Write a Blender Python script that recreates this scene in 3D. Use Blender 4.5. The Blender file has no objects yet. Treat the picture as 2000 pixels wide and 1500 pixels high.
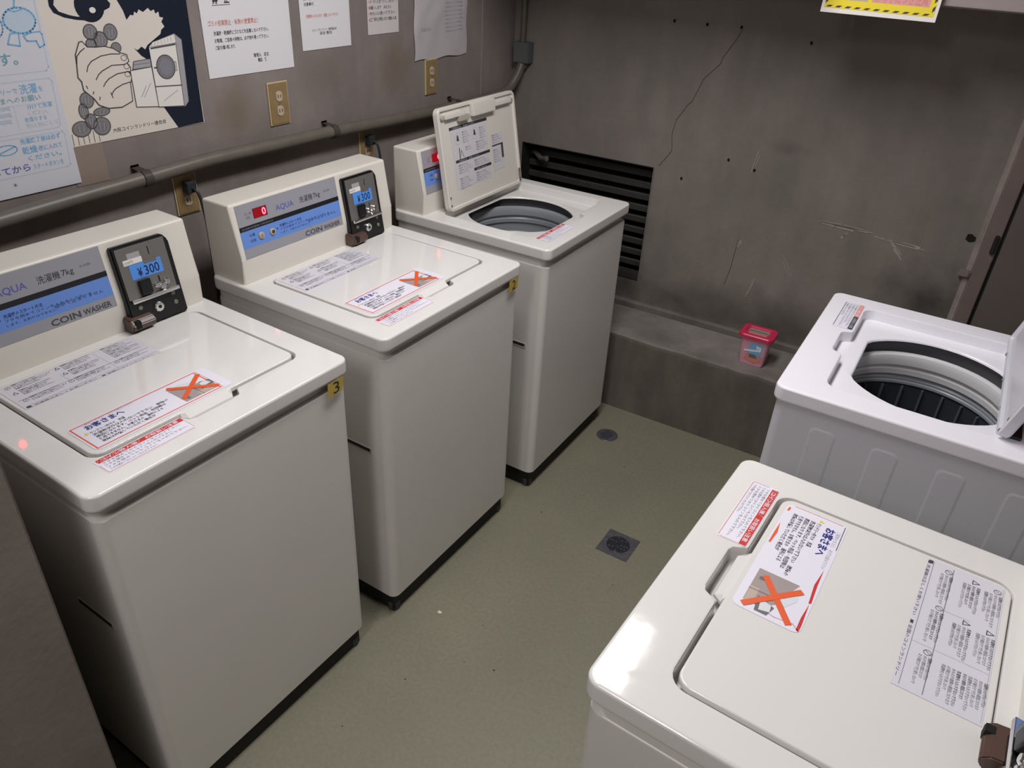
import bpy, bmesh, math, random
from mathutils import Vector, Matrix
from mathutils.geometry import tessellate_polygon

# ------------------------------------------------------------------ camera, light, exposure
S = bpy.context.scene
COL = S.collection
cam_data = bpy.data.cameras.new('camera')
cam_data.sensor_fit = 'HORIZONTAL'; cam_data.sensor_width = 36.0
cam_data.lens = 1482.37 / 2000 * 36
cam_data.clip_start = 0.02
cam = bpy.data.objects.new('camera', cam_data)
cam.location = (1.7780, -0.6172, 1.7152)
cam.rotation_euler = (1.02247, -0.04831, 0.58033)
COL.objects.link(cam); S.camera = cam

w = bpy.data.worlds.new('world'); S.world = w; w.use_nodes = True
w.node_tree.nodes['Background'].inputs[0].default_value = (0.9, 0.95, 1.0, 1)
w.node_tree.nodes['Background'].inputs[1].default_value = 0.05

def area(name, loc, sx, sy, power, color=(1, .97, .93), rot=(0, 0, 0)):
    l = bpy.data.lights.new(name, 'AREA'); l.shape = 'RECTANGLE'; l.size = sx; l.size_y = sy
    l.energy = power; l.color = color
    o = bpy.data.objects.new(name, l); o.location = loc; o.rotation_euler = rot; COL.objects.link(o)
    return o
area('ceiling_tube_light', (1.09, 0.78, 2.36), 0.30, 1.20, 21.5, (1.0, .98, .975))
area('entry_tube_light', (1.30, -1.40, 2.36), 0.30, 1.1, 18, (1.0, .965, .97))
S.view_settings.view_transform = 'Standard'
S.view_settings.look = 'None'
S.view_settings.gamma = 1.0
S.view_settings.use_curve_mapping = False
S.view_settings.exposure = 0.30

# ------------------------------------------------------------------ materials
def lin(c):
    c = c / 255.0
    return c / 12.92 if c <= .04045 else ((c + .055) / 1.055) ** 2.4
def rgb(r, g, b): return (lin(r), lin(g), lin(b), 1)
MATS = {}
def mat(name, col, rough=.5, metal=0., coat=0., emit=0., trans=0., spec=None, bump=0., bscale=200., mottle=0., mscale=8.):
    if name in MATS: return MATS[name]
    m = bpy.data.materials.new(name); m.use_nodes = True
    nt = m.node_tree; b = nt.nodes['Principled BSDF']
    c = rgb(*col)
    b.inputs['Base Color'].default_value = c
    b.inputs['Roughness'].default_value = rough
    b.inputs['Metallic'].default_value = metal
    b.inputs['Coat Weight'].default_value = coat
    b.inputs['Coat Roughness'].default_value = .08
    b.inputs['Transmission Weight'].default_value = trans
    if spec is not None: b.inputs['Specular IOR Level'].default_value = spec
    if emit:
        b.inputs['Emission Color'].default_value = c
        b.inputs['Emission Strength'].default_value = emit
    tc = None
    if bump or mottle:
        tc = nt.nodes.new('ShaderNodeTexCoord')
    if mottle:
        n = nt.nodes.new('ShaderNodeTexNoise'); n.inputs['Scale'].default_value = mscale; n.inputs['Detail'].default_value = 6
        nt.links.new(tc.outputs['Object'], n.inputs['Vector'])
        r = nt.nodes.new('ShaderNodeValToRGB')
        r.color_ramp.elements[0].position = .3; r.color_ramp.elements[1].position = .7
        r.color_ramp.elements[0].color = tuple(x * (1 - mottle) for x in c[:3]) + (1,)
        r.color_ramp.elements[1].color = tuple(min(1, x * (1 + mottle)) for x in c[:3]) + (1,)
        nt.links.new(n.outputs['Fac'], r.inputs['Fac']); nt.links.new(r.outputs['Color'], b.inputs['Base Color'])
    if bump:
        n = nt.nodes.new('ShaderNodeTexNoise'); n.inputs['Scale'].default_value = bscale
        nt.links.new(tc.outputs['Object'], n.inputs['Vector'])
        bp = nt.nodes.new('ShaderNodeBump'); bp.inputs['Strength'].default_value = bump; bp.inputs['Distance'].default_value = .002
        nt.links.new(n.outputs['Fac'], bp.inputs['Height']); nt.links.new(bp.outputs['Normal'], b.inputs['Normal'])
    MATS[name] = m
    return m

def concrete(name, base, dark, stains=(), streak=0.10, rough=.75, light=None, bump=.35):
    """Painted, smudged concrete: two noise scales, vertical streaks and stains with places of their own (object space)."""
    m = bpy.data.materials.new(name); m.use_nodes = True
    nt = m.node_tree; N = nt.nodes; L = nt.links; b = N['Principled BSDF']
    b.inputs['Roughness'].default_value = rough
    tc = N.new('ShaderNodeTexCoord')
    n1 = N.new('ShaderNodeTexNoise'); n1.inputs['Scale'].default_value = 2.2; n1.inputs['Detail'].default_value = 8; n1.inputs['Roughness'].default_value = .65
    L.new(tc.outputs['Object'], n1.inputs['Vector'])
    r1 = N.new('ShaderNodeValToRGB'); r1.color_ramp.elements[0].position = .32; r1.color_ramp.elements[1].position = .68
    r1.color_ramp.elements[0].color = rgb(*dark); r1.color_ramp.elements[1].color = rgb(*base)
    L.new(n1.outputs['Fac'], r1.inputs['Fac'])
    mp = N.new('ShaderNodeMapping'); mp.inputs['Scale'].default_value = (9, 9, 1.6)
    L.new(tc.outputs['Object'], mp.inputs['Vector'])
    n2 = N.new('ShaderNodeTexNoise'); n2.inputs['Scale'].default_value = 1.6; n2.inputs['Detail'].default_value = 6
    L.new(mp.outputs['Vector'], n2.inputs['Vector'])
    r2 = N.new('ShaderNodeValToRGB'); r2.color_ramp.elements[0].position = .35; r2.color_ramp.elements[1].position = .65
    r2.color_ramp.elements[0].color = (1 - streak, 1 - streak, 1 - streak, 1); r2.color_ramp.elements[1].color = (1.0, 1.0, 1.0, 1)
    L.new(n2.outputs['Fac'], r2.inputs['Fac'])
    mx = N.new('ShaderNodeMix'); mx.data_type = 'RGBA'; mx.blend_type = 'MULTIPLY'; mx.inputs['Factor'].default_value = 1
    L.new(r1.outputs['Color'], mx.inputs[6]); L.new(r2.outputs['Color'], mx.inputs[7])
    cur = mx.outputs[2]
    n4 = N.new('ShaderNodeTexNoise'); n4.inputs['Scale'].default_value = 9; n4.inputs['Detail'].default_value = 5
    L.new(tc.outputs['Object'], n4.inputs['Vector'])
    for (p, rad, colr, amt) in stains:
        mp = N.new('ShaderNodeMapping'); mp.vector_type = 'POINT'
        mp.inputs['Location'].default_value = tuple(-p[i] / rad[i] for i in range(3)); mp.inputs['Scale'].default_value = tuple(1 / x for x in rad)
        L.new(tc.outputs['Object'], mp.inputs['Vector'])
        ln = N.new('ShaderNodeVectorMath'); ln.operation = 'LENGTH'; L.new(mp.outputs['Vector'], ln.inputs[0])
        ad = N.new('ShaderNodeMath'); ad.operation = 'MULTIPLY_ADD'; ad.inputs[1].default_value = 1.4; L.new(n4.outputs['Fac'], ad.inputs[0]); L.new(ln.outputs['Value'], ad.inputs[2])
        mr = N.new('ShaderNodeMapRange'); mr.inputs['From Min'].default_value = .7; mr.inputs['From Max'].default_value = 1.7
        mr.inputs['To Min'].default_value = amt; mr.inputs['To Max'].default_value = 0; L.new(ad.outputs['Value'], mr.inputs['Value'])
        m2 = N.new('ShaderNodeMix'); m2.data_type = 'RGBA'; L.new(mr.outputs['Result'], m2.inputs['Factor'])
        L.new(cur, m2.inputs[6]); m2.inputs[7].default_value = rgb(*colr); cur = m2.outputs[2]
    L.new(cur, b.inputs['Base Color'])
    n3 = N.new('ShaderNodeTexNoise'); n3.inputs['Scale'].default_value = 60; n3.inputs['Detail'].default_value = 6
    L.new(tc.outputs['Object'], n3.inputs['Vector'])
    bp = N.new('ShaderNodeBump'); bp.inputs['Strength'].default_value = bump; bp.inputs['Distance'].default_value = .002
    L.new(n3.outputs['Fac'], bp.inputs['Height']); L.new(bp.outputs['Normal'], b.inputs['Normal'])
    return m

def floor_mat():
    m = bpy.data.materials.new('floor_paint'); m.use_nodes = True
    nt = m.node_tree; N = nt.nodes; L = nt.links; b = N['Principled BSDF']; b.inputs['Roughness'].default_value = .5
    tc = N.new('ShaderNodeTexCoord')
    n1 = N.new('ShaderNodeTexNoise'); n1.inputs['Scale'].default_value = 2.5; n1.inputs['Detail'].default_value = 5
    L.new(tc.outputs['Object'], n1.inputs['Vector'])
    r1 = N.new('ShaderNodeValToRGB'); r1.color_ramp.elements[0].position = .3; r1.color_ramp.elements[1].position = .7
    r1.color_ramp.elements[0].color = rgb(124, 121, 104); r1.color_ramp.elements[1].color = rgb(133, 130, 111)
    L.new(n1.outputs['Fac'], r1.inputs['Fac'])
    n2 = N.new('ShaderNodeTexNoise'); n2.inputs['Scale'].default_value = 95; n2.inputs['Detail'].default_value = 3
    L.new(tc.outputs['Object'], n2.inputs['Vector'])
    r2 = N.new('ShaderNodeValToRGB'); r2.color_ramp.elements[0].position = .3; r2.color_ramp.elements[1].position = .62
    r2.color_ramp.elements[0].color = (.88, .88, .87, 1); r2.color_ramp.elements[1].color = (1, 1, 1, 1)
    L.new(n2.outputs['Fac'], r2.inputs['Fac'])
    mx = N.new('ShaderNodeMix'); mx.data_type = 'RGBA'; mx.blend_type = 'MULTIPLY'; mx.inputs['Factor'].default_value = 1
    L.new(r1.outputs['Color'], mx.inputs[6]); L.new(r2.outputs['Color'], mx.inputs[7]); L.new(mx.outputs[2], b.inputs['Base Color'])
    bp = N.new('ShaderNodeBump'); bp.inputs['Strength'].default_value = .12; bp.inputs['Distance'].default_value = .002
    L.new(n2.outputs['Fac'], bp.inputs['Height']); L.new(bp.outputs['Normal'], b.inputs['Normal'])
    return m

M_FLOOR = floor_mat()
OCH = (104, 88, 62)
M_WALL_L = concrete('left_wall_paint', (142, 132, 128), (120, 111, 108), stains=[
    ((0, .78, 1.24), (.3, .13, .12), OCH, .55), ((0, 1.44, 1.29), (.3, .12, .13), OCH, .5), ((0, 1.08, 1.3), (.3, .12, .08), OCH, .25)])
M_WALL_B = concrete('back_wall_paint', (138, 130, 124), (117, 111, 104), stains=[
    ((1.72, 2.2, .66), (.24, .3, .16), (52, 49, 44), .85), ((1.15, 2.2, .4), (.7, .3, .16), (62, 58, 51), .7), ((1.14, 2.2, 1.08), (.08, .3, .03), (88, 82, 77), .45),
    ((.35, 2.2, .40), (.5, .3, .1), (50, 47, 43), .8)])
M_CURB = concrete('curb_concrete', (150, 143, 137), (104, 98, 92), streak=.1, bump=.6)
M_CURBF = concrete('curb_front_tone', (118, 110, 101), (92, 87, 79), streak=.25, bump=.5)  # darker tone for the front face of the curb
M_PIER = concrete('pier_concrete', (128, 120, 112), (104, 97, 91), streak=.06)
M_CEIL = concrete('ceiling_paint', (178, 174, 168), (160, 156, 150), streak=.05)
M_BEAM = concrete('beam_paint', (112, 104, 98), (94, 87, 82), streak=.1)
CREAM = mat('cream_enamel', (221, 219, 216), .08, bump=.03, bscale=70)
CREAM_BODY = mat('cream_cabinet_enamel', (212, 209, 204), .38, mottle=.03, mscale=3)
CREAM_CON = mat('cream_console_plastic', (219, 214, 205), .33)
WHITE = mat('white_enamel', (236, 234, 241), .2, bump=.02, bscale=70)
WHITE_BODY = mat('white_cabinet_enamel', (203, 203, 210), .42)
LID_IN = mat('lid_inner_plastic', (214, 209, 201), .38)
BLACK = mat('black_plastic', (20, 20, 21), .32)
GAP_SHADE = mat('gap_shade_black', (12, 12, 13), .7)
FOOT = mat('grey_rubber_foot', (58, 58, 57), .6)
TUB = mat('grey_tub_plastic', (142, 146, 152), .33)
TUBRING = mat('pale_tub_ring', (206, 206, 208), .35)
TUBDARK = mat('dark_tub_bottom', (52, 54, 60), .35)
SLOT_SHADE_PIN = mat('slot_shade_and_pin', (38, 38, 40), .6)  # dark tone for painted slot shade, also used on the hinge pins
SILVER = mat('brushed_steel', (172, 172, 170), .28, metal=.9)
CHROME = mat('chrome', (232, 232, 232), .12, metal=1)
PLATE = mat('coin_plate_grey', (128, 126, 124), .35, metal=.5)
BROWN = mat('brown_plastic', (84, 62, 54), .35)
SCREW = mat('screw_head', (122, 128, 112), .45, metal=.4)
PANEL = mat('panel_grey_film', (150, 150, 158), .3)
STRIPE = mat('panel_black_stripe', (28, 30, 34), .3)
PBLUE = mat('panel_blue_film', (104, 142, 214), .3)
LEDGLASS = mat('led_window', (120, 10, 22), .2, emit=.6)
LED = mat('led_red_digit', (255, 40, 50), .4, emit=22)
PIPE = mat('grey_conduit_paint', (98, 93, 84), .42, mottle=.1, mscale=25)
JBOX = mat('junction_box_grey', (92, 96, 98), .5)
OUTLET = mat('outlet_bronze_plate', (150, 125, 88), .42, metal=.15, mottle=.08, mscale=40)
OUTRIM = mat('outlet_cream_rim', (200, 184, 148), .5)
SOCK = mat('socket_face', (186, 172, 152), .5)
SOCKD = mat('socket_slot', (60, 50, 40), .5)
PLUG = mat('plug_rubber', (44, 48, 52), .5)
SLAT = mat('louver_slat_paint', (54, 52, 50), .6, mottle=.15, mscale=20)
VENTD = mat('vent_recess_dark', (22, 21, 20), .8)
DOORP = mat('door_frame_paint', (116, 102, 97), .5, mottle=.1, mscale=6)
DOORL = mat('door_leaf_paint', (101, 93, 88), .5, mottle=.08, mscale=4)
DOORD = mat('door_dark_gap', (26, 25, 24), .7)
CABP = mat('overhead_cabinet_paint', (150, 138, 136), .5, mottle=.04)
PINKLID = mat('pink_lid_plastic', (206, 40, 84), .3)
PINKBODY = mat('pale_pink_plastic', (206, 150, 166), .3)
SCUFF = mat('white_scuff', (164, 156, 149), .8)
DARKMARK = mat('dark_crack', (72, 66, 62), .9)
HOLE = mat('hole_black', (14, 13, 12), .9)
DRAIN = mat('drain_steel', (112, 110, 118), .35, metal=.6, mottle=.2, mscale=60)
DRAIND = mat('drain_slot', (28, 28, 30), .7)
TRIMP = mat('wall_joint_filler', (150, 140, 132), .6)
TAPE = mat('faded_tape', (140, 126, 116), .5)
SPECK = mat('floor_speck_dark', (48, 46, 40), .8)
SPECKW = mat('floor_speck_white', (214, 208, 190), .8)
INK = {
    'paper': mat('paper_white', (222, 220, 224), .6), 'paperb': mat('paper_bluish', (205, 206, 214), .6), 'papery': mat('poster_paper', (218, 210, 201), .45),
    'note': mat('paper_note', (206, 198, 200), .65), 'thin': mat('paper_thin', (186, 180, 184), .65),
    'label': mat('label_white', (228, 226, 238), .3), 'sheet': mat('label_sheet', (214, 212, 220), .3), 'gsheet': mat('label_greyish', (206, 203, 208), .3),
    'black': mat('ink_black', (50, 50, 54), .5), 'grey': mat('ink_grey', (128, 128, 138), .5), 'lgrey': mat('ink_light_grey', (176, 176, 188), .5),
    'red': mat('ink_red', (200, 48, 44), .45), 'orange': mat('ink_orange', (226, 92, 44), .45), 'pink': mat('ink_pink', (226, 150, 140), .5), 'salmon': mat('ink_salmon', (206, 130, 116), .5),
    'blue': mat('ink_blue', (40, 44, 132), .45), 'brand': mat('ink_violet_blue', (88, 96, 176), .4), 'sky': mat('ink_sky_blue', (116, 172, 214), .5), 'lsky': mat('ink_pale_blue', (184, 200, 216), .5),
    'teal': mat('ink_teal', (104, 160, 176), .5), 'navy': mat('ink_navy', (16, 26, 44), .4), 'coin': mat('ink_coin_grey', (120, 118, 122), .5), 'lcoin': mat('ink_coin_light', (160, 158, 162), .5),
    'photo': mat('print_photo_grey', (160, 148, 146), .4), 'photod': mat('print_photo_dark', (110, 104, 106), .4), 'photol': mat('print_photo_light', (214, 218, 224), .4), 'photob': mat('print_photo_beige', (186, 168, 156), .4),
    'yellow': mat('ink_yellow', (228, 206, 40), .45), 'tag': mat('tag_yellow', (186, 160, 74), .5), 'cyan': mat('price_blue', (84, 146, 226), .35), 'deepblue': mat('price_ink', (22, 34, 92), .4),
    'dgrey': mat('ink_dark_grey', (70, 69, 74), .5), 'pinkpanel': mat('sign_pink_panel', (214, 150, 150), .5), 'wash': mat('print_wash_white', (224, 220, 216), .5),
}

# ------------------------------------------------------------------ helpers
def link(name, me, parent=None):
    o = bpy.data.objects.new(name, me); COL.objects.link(o)
    if parent is not None: o.parent = parent
    return o
def finish(bm, name, mats, parent=None, sharp=35, smooth=True):
    bmesh.ops.recalc_face_normals(bm, faces=bm.faces)
    if smooth:
        a = math.radians(sharp)
        for f in bm.faces: f.smooth = True
        for e in bm.edges:
            if len(e.link_faces) != 2 or e.calc_face_angle(0) > a: e.smooth = False
    me = bpy.data.meshes.new(name); bm.to_mesh(me); bm.free()
    for m in (mats if isinstance(mats, (list, tuple)) else [mats]): me.materials.append(m)
    o = link(name, me, parent)
    if smooth and len(me.polygons) > 6:
        wn = o.modifiers.new('weighted_normal', 'WEIGHTED_NORMAL'); wn.keep_sharp = True; wn.weight = 80
    return o
def add_box(bm, x0, x1, y0, y1, z0, z1, mi=0):
    v = [bm.verts.new(p) for p in ((x0, y0, z0), (x1, y0, z0), (x1, y1, z0), (x0, y1, z0), (x0, y0, z1), (x1, y0, z1), (x1, y1, z1), (x0, y1, z1))]
    fs = [bm.faces.new([v[i] for i in q]) for q in ((3, 2, 1, 0), (4, 5, 6, 7), (0, 1, 5, 4), (1, 2, 6, 5), (2, 3, 7, 6), (3, 0, 4, 7))]
    for f in fs: f.material_index = mi
    return v
def box(name, x0, x1, y0, y1, z0, z1, m, parent=None, bev=0.003, seg=2, M=None):
    bm = bmesh.new(); add_box(bm, x0, x1, y0, y1, z0, z1)
    if bev: bmesh.ops.bevel(bm, geom=list(bm.edges), offset=bev, segments=seg, affect='EDGES', profile=.6)
    if M is not None: bmesh.ops.transform(bm, matrix=M, verts=bm.verts)
    return finish(bm, name, m, parent)
def rr(x0, x1, y0, y1, r, n=6):
    """rounded rectangle, counter-clockwise"""
    P = []
    for cx, cy, a0 in ((x1 - r, y0 + r, -90), (x1 - r, y1 - r, 0), (x0 + r, y1 - r, 90), (x0 + r, y0 + r, 180)):
        for i in range(n + 1):
            a = math.radians(a0 + 90 * i / n); P.append((cx + r * math.cos(a), cy + r * math.sin(a)))
    return P
def loft(bm, loops, cap0=True, cap1=True, mi=0):
    V = [[bm.verts.new(p) for p in lp] for lp in loops]
    for A, B in zip(V, V[1:]):
        n = len(A)
        for i in range(n):
            f = bm.faces.new((A[i], A[(i + 1) % n], B[(i + 1) % n], B[i])); f.material_index = mi
    if cap0: bm.faces.new(V[0][::-1]).material_index = mi
    if cap1: bm.faces.new(V[-1]).material_index = mi
    return V
def L3(P, z): return [(x, y, z) for x, y in P]
def ring_fill(bm, A, B, mi=0):
    T = tessellate_polygon([[v.co.copy() for v in A], [v.co.copy() for v in B]]); V = list(A) + list(B)
    for t in T:
        try: bm.faces.new([V[k] for k in t]).material_index = mi
        except ValueError: pass
def rrbox(name, x0, x1, y0, y1, z0, z1, r, m, parent=None, e=.004, n=6, M=None):
    """box with rounded vertical corners and softened top and bottom rims"""
    bm = bmesh.new()
    loft(bm, [L3(rr(x0 + e, x1 - e, y0 + e, y1 - e, max(r - e, .001), n), z0), L3(rr(x0 + e * .3, x1 - e * .3, y0 + e * .3, y1 - e * .3, r, n), z0 + e * .3), L3(rr(x0, x1, y0, y1, r, n), z0 + e),
              L3(rr(x0, x1, y0, y1, r, n), z1 - e), L3(rr(x0 + e * .3, x1 - e * .3, y0 + e * .3, y1 - e * .3, r, n), z1 - e * .3), L3(rr(x0 + e, x1 - e, y0 + e, y1 - e, max(r - e, .001), n), z1)])
    if M is not None: bmesh.ops.transform(bm, matrix=M, verts=bm.verts)
    return finish(bm, name, m, parent)
def tube(bm, pts, r, n=12, mi=0):
    pts = [Vector(p) for p in pts]; rings = []; up = Vector((0, 0, 1)); prev = None
    for i, p in enumerate(pts):
        t = (pts[min(i + 1, len(pts) - 1)] - pts[max(i - 1, 0)]).normalized()
        a = (prev - t * prev.dot(t)) if prev is not None else (up.cross(t) if abs(t.z) < .95 else Vector((1, 0, 0)).cross(t))
        a.normalize(); b = t.cross(a); prev = a
        rings.append([p + (a * math.cos(2 * math.pi * k / n) + b * math.sin(2 * math.pi * k / n)) * r for k in range(n)])
    loft(bm, rings, mi=mi)
def cyl(name, c, axis, r, h, m, parent=None, n=24, bev=.0, M=None):
    """cylinder from c along unit axis with a softened far rim"""
    bm = bmesh.new(); ax = Vector(axis).normalized(); a = ax.orthogonal().normalized(); b = ax.cross(a); c = Vector(c)
    def ring(rad, d): return [c + ax * d + (a * math.cos(2 * math.pi * k / n) + b * math.sin(2 * math.pi * k / n)) * rad for k in range(n)]
    lp = [ring(r, 0), ring(r, h - bev)] + ([ring(r - bev, h)] if bev else [])
    if not bev: lp[1] = ring(r, h)
    loft(bm, lp)
    if M is not None: bmesh.ops.transform(bm, matrix=M, verts=bm.verts)
    return finish(bm, name, m, parent)
def thing(name, label, cat, loc=(0, 0, 0), rotz=0, group=None):
    o = bpy.data.objects.new(name, None); COL.objects.link(o); o.empty_display_size = .05
    o.location = loc; o.rotation_euler = (0, 0, rotz); o['label'] = label; o['category'] = cat
    if group: o['group'] = group
    return o
def tag(o, label, cat, group=None):
    o['label'] = label; o['category'] = cat
    if group: o['group'] = group
    return o
def struct(o): o['kind'] = 'structure'; return o

# ---- flat print: lettering and pictures on labels, posters and panels
TXT = {}
_tc = bpy.data.curves.new('lettering', 'FONT'); _tc.resolution_u = 2
_to = bpy.data.objects.new('lettering', _tc); COL.objects.link(_to)
def glyphs(s, bold=0):
    k = (s, bold)
    if k not in TXT:
        _tc.body = s; _tc.offset = bold; _tc.resolution_u = 2 if len(s) < 9 else 1
        me = bpy.data.meshes.new_from_object(_to.evaluated_get(bpy.context.evaluated_depsgraph_get()))
        V = [(v.co.x, v.co.y) for v in me.vertices]; F = [tuple(p.vertices) for p in me.polygons]
        xs = [v[0] for v in V] or [0, 1]
        TXT[k] = (V, F, min(xs), max(xs)); bpy.data.meshes.remove(me)
    return TXT[k]
LAY = .00016
class Print:
    def __init__(s): s.v = []; s.f = []; s.c = []; s.cols = []
    def _add(s, V, F, col, lay):
        if col not in s.cols: s.cols.append(col)
        i = s.cols.index(col); n = len(s.v)
        s.v += [(x, y, lay * LAY) for x, y in V]
        for f in F: s.f.append(tuple(n + k for k in f)); s.c.append(i)
    def poly(s, P, col, lay=1):
        P = list(P); T = tessellate_polygon([[Vector((x, y, 0)) for x, y in P]])
        F = []
        for t in T:
            a, b, c = (P[k] for k in t)
            cr = (b[0] - a[0]) * (c[1] - a[1]) - (b[1] - a[1]) * (c[0] - a[0])
            F.append(tuple(t) if cr > 0 else tuple(t)[::-1])
        s._add(P, F, col, lay)
    def rect(s, x0, y0, x1, y1, col, lay=1): s._add([(x0, y0), (x1, y0), (x1, y1), (x0, y1)], [(0, 1, 2, 3)], col, lay)
    def rrect(s, x0, y0, x1, y1, r, col, lay=1): s.poly(rr(x0, x1, y0, y1, r, 4), col, lay)
    def line(s, P, wd, col, lay=2):
        for (x0, y0), (x1, y1) in zip(P, P[1:]):
            d = math.hypot(x1 - x0, y1 - y0) or 1; nx, ny = -(y1 - y0) / d * wd / 2, (x1 - x0) / d * wd / 2; ex, ey = (x1 - x0) / d * wd * .3, (y1 - y0) / d * wd * .3
            s._add([(x0 - nx - ex, y0 - ny - ey), (x1 - nx + ex, y1 - ny + ey), (x1 + nx + ex, y1 + ny + ey), (x0 + nx - ex, y0 + ny - ey)], [(0, 1, 2, 3)], col, lay)
    def frame(s, x0, y0, x1, y1, wd, col, lay=2): s.line([(x0, y0), (x1, y0), (x1, y1), (x0, y1), (x0, y0)], wd, col, lay)
    def ell(s, cx, cy, rx, ry, col, lay=1, n=24): s._add([(cx + rx * math.cos(2 * math.pi * k / n), cy + ry * math.sin(2 * math.pi * k / n)) for k in range(n)], [tuple(range(n))], col, lay)
    def ring(s, cx, cy, rx, ry, wd, col, lay=2, n=24): s.line([(cx + rx * math.cos(2 * math.pi * k / n), cy + ry * math.sin(2 * math.pi * k / n)) for k in range(n + 1)], wd, col, lay)
    def text(s, t, x, y, h, col, lay=3, w=None, bold=0, rot=0):
        V, F, a, b = glyphs(t, bold); sx = h if w is None else w / max(b - a, 1e-6); c, q = math.cos(rot), math.sin(rot)
        P = []
        for vx, vy in V:
            px, py = (vx - a) * sx, vy * h; P.append((x + c * px - q * py, y + q * px + c * py))
        s._add(P, F, col, lay)
    def mesh(s, name):
        me = bpy.data.meshes.new(name); me.from_pydata(s.v, [], s.f)
        for c in s.cols: me.materials.append(INK[c] if isinstance(c, str) else c)
        me.polygons.foreach_set('material_index', s.c); me.update(); return me
    def build(s, name, parent, M):
        o = link(name, s.mesh(name), parent); o.matrix_local = M; return o
def frameM(o, u, v):
    u = Vector(u).normalized(); v = Vector(v).normalized(); n = u.cross(v); o = Vector(o)
    return Matrix(((u.x, v.x, n.x, o.x), (u.y, v.y, n.y, o.y), (u.z, v.z, n.z, o.z), (0, 0, 0, 1)))

# ------------------------------------------------------------------ the room
TW = .0372                                     # the back wall runs a little askew
def yb(x): return 2.1487 + TW * x
def wallx(name, M=None): pass
def prism_xy(name, P, z0, z1, m, parent=None, bev=0):
    bm = bmesh.new(); loft(bm, [L3(P, z0), L3(P, z1)])
    if bev: bmesh.ops.bevel(bm, geom=list(bm.edges), offset=bev, segments=2, affect='EDGES')
    return finish(bm, name, m, parent)
XR, YN, ZC = 2.32, -2.0, 2.42
bm = bmesh.new(); add_box(bm, -.2, XR + .2, YN - .2, 2.7, -.12, 0); floor = struct(finish(bm, 'floor', M_FLOOR))
bm = bmesh.new(); add_box(bm, -.2, XR + .2, YN - .2, 2.7, ZC, ZC + .12); struct(finish(bm, 'ceiling', M_CEIL))
bm = bmesh.new(); add_box(bm, -.2, 0, YN - .2, 2.7, 0, ZC); wall_left = struct(finish(bm, 'wall_left', M_WALL_L))
bm = bmesh.new(); add_box(bm, XR, XR + .2, YN - .2, 2.7, 0, ZC); struct(finish(bm, 'wall_right', M_WALL_B))
bm = bmesh.new(); add_box(bm, 0, XR, YN - .2, YN, 0, ZC); struct(finish(bm, 'wall_front', M_WALL_L))
# concrete pier end at the lower left, beside the nearest washer
bm = bmesh.new(); add_box(bm, 0, .75, -1.1, -.283, 0, ZC); bmesh.ops.bevel(bm, geom=[e for e in bm.edges if abs(e.verts[0].co.z - e.verts[1].co.z) > 1], offset=.004, segments=2, affect='EDGES')
struct(finish(bm, 'wall_pier', M_PIER))
# back wall in four pieces round the vent recess (one mesh)
VX0, VX1, VZ0, VZ1 = .061, .658, .447, .925
bm = bmesh.new()
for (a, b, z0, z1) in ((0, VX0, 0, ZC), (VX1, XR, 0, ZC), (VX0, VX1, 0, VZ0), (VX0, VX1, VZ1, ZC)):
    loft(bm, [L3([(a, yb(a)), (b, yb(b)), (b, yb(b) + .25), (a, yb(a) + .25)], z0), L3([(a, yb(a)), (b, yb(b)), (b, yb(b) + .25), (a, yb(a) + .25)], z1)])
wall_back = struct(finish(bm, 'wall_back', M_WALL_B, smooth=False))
UB = Vector((1, TW, 0)).normalized()
MB = frameM((0, yb(0) - .0012, 0), UB, (0, 0, 1))          # print frame on the back wall: u along the wall, v up, normal into the room
def bx(u): return u * UB.x
# cracks, anchor holes and pale scuffs that belong to the wall
p = Print(); cr = [(.897, 1.437), (.880, 1.40), (.845, 1.34), (.842, 1.322), (.79, 1.265), (.786, 1.25), (.762, 1.185), (.748, 1.17), (.714, 1.113), (.706, 1.063), (.715, 1.0), (.70, .975), (.672, .935)]
p.line(cr, .0018, DARKMARK); p.line([(1.03, .72), (1.024, .60), (1.012, .53)], .0018, DARKMARK); p.build('wall_crack', wall_back, MB)
p = Print()
random.seed(4)
for (x, z) in ((.652, 1.441), (.772, 1.441), (.892, 1.444), (.935, 1.005), (1.035, .985), (.77, .905), (1.13, 1.42)):
    p.ell(x, z, .005, .006, HOLE, 2, 10)
p.poly([(1.758, .912), (1.770, .914), (1.785, .905), (1.785, .892), (1.770, .886), (1.757, .893)], HOLE, 2)
p.build('anchor_hole', wall_back, MB)
p = Print()
def smear(x0, z0, x1, z1, wd, n=5, jit=.004):
    for k in range(n):
        t0 = random.uniform(0, .35); t1 = random.uniform(.6, 1); j = random.uniform(-jit, jit)
        p.line([(x0 + (x1 - x0) * t0 + j, z0 + (z1 - z0) * t0), (x0 + (x1 - x0) * (t0 + t1) / 2 + j * 1.6, z0 + (z1 - z0) * (t0 + t1) / 2 + j), (x0 + (x1 - x0) * t1 + j, z0 + (z1 - z0) * t1 + j)], wd * random.uniform(.5, 2.2), SCUFF, 1)
smear(1.29, .853, 1.49, .846, .004, 7, .006); smear(1.49, .84, 1.66, .828, .003, 6, .006)
smear(1.54, .838, 1.60, .775, .003, 4); smear(1.045, .72, 1.03, .69, .003, 3); smear(1.395, .83, 1.385, .81, .004, 3)
smear(1.10, .50, 1.13, .62, .002, 3); smear(.92, .60, .90, .56, .002, 2); smear(1.04, 1.06, 1.028, .98, .0016, 2); smear(1.255, .62, 1.20, .70, .0014, 2)
p.build('scuff_mark', wall_back, MB)
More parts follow.
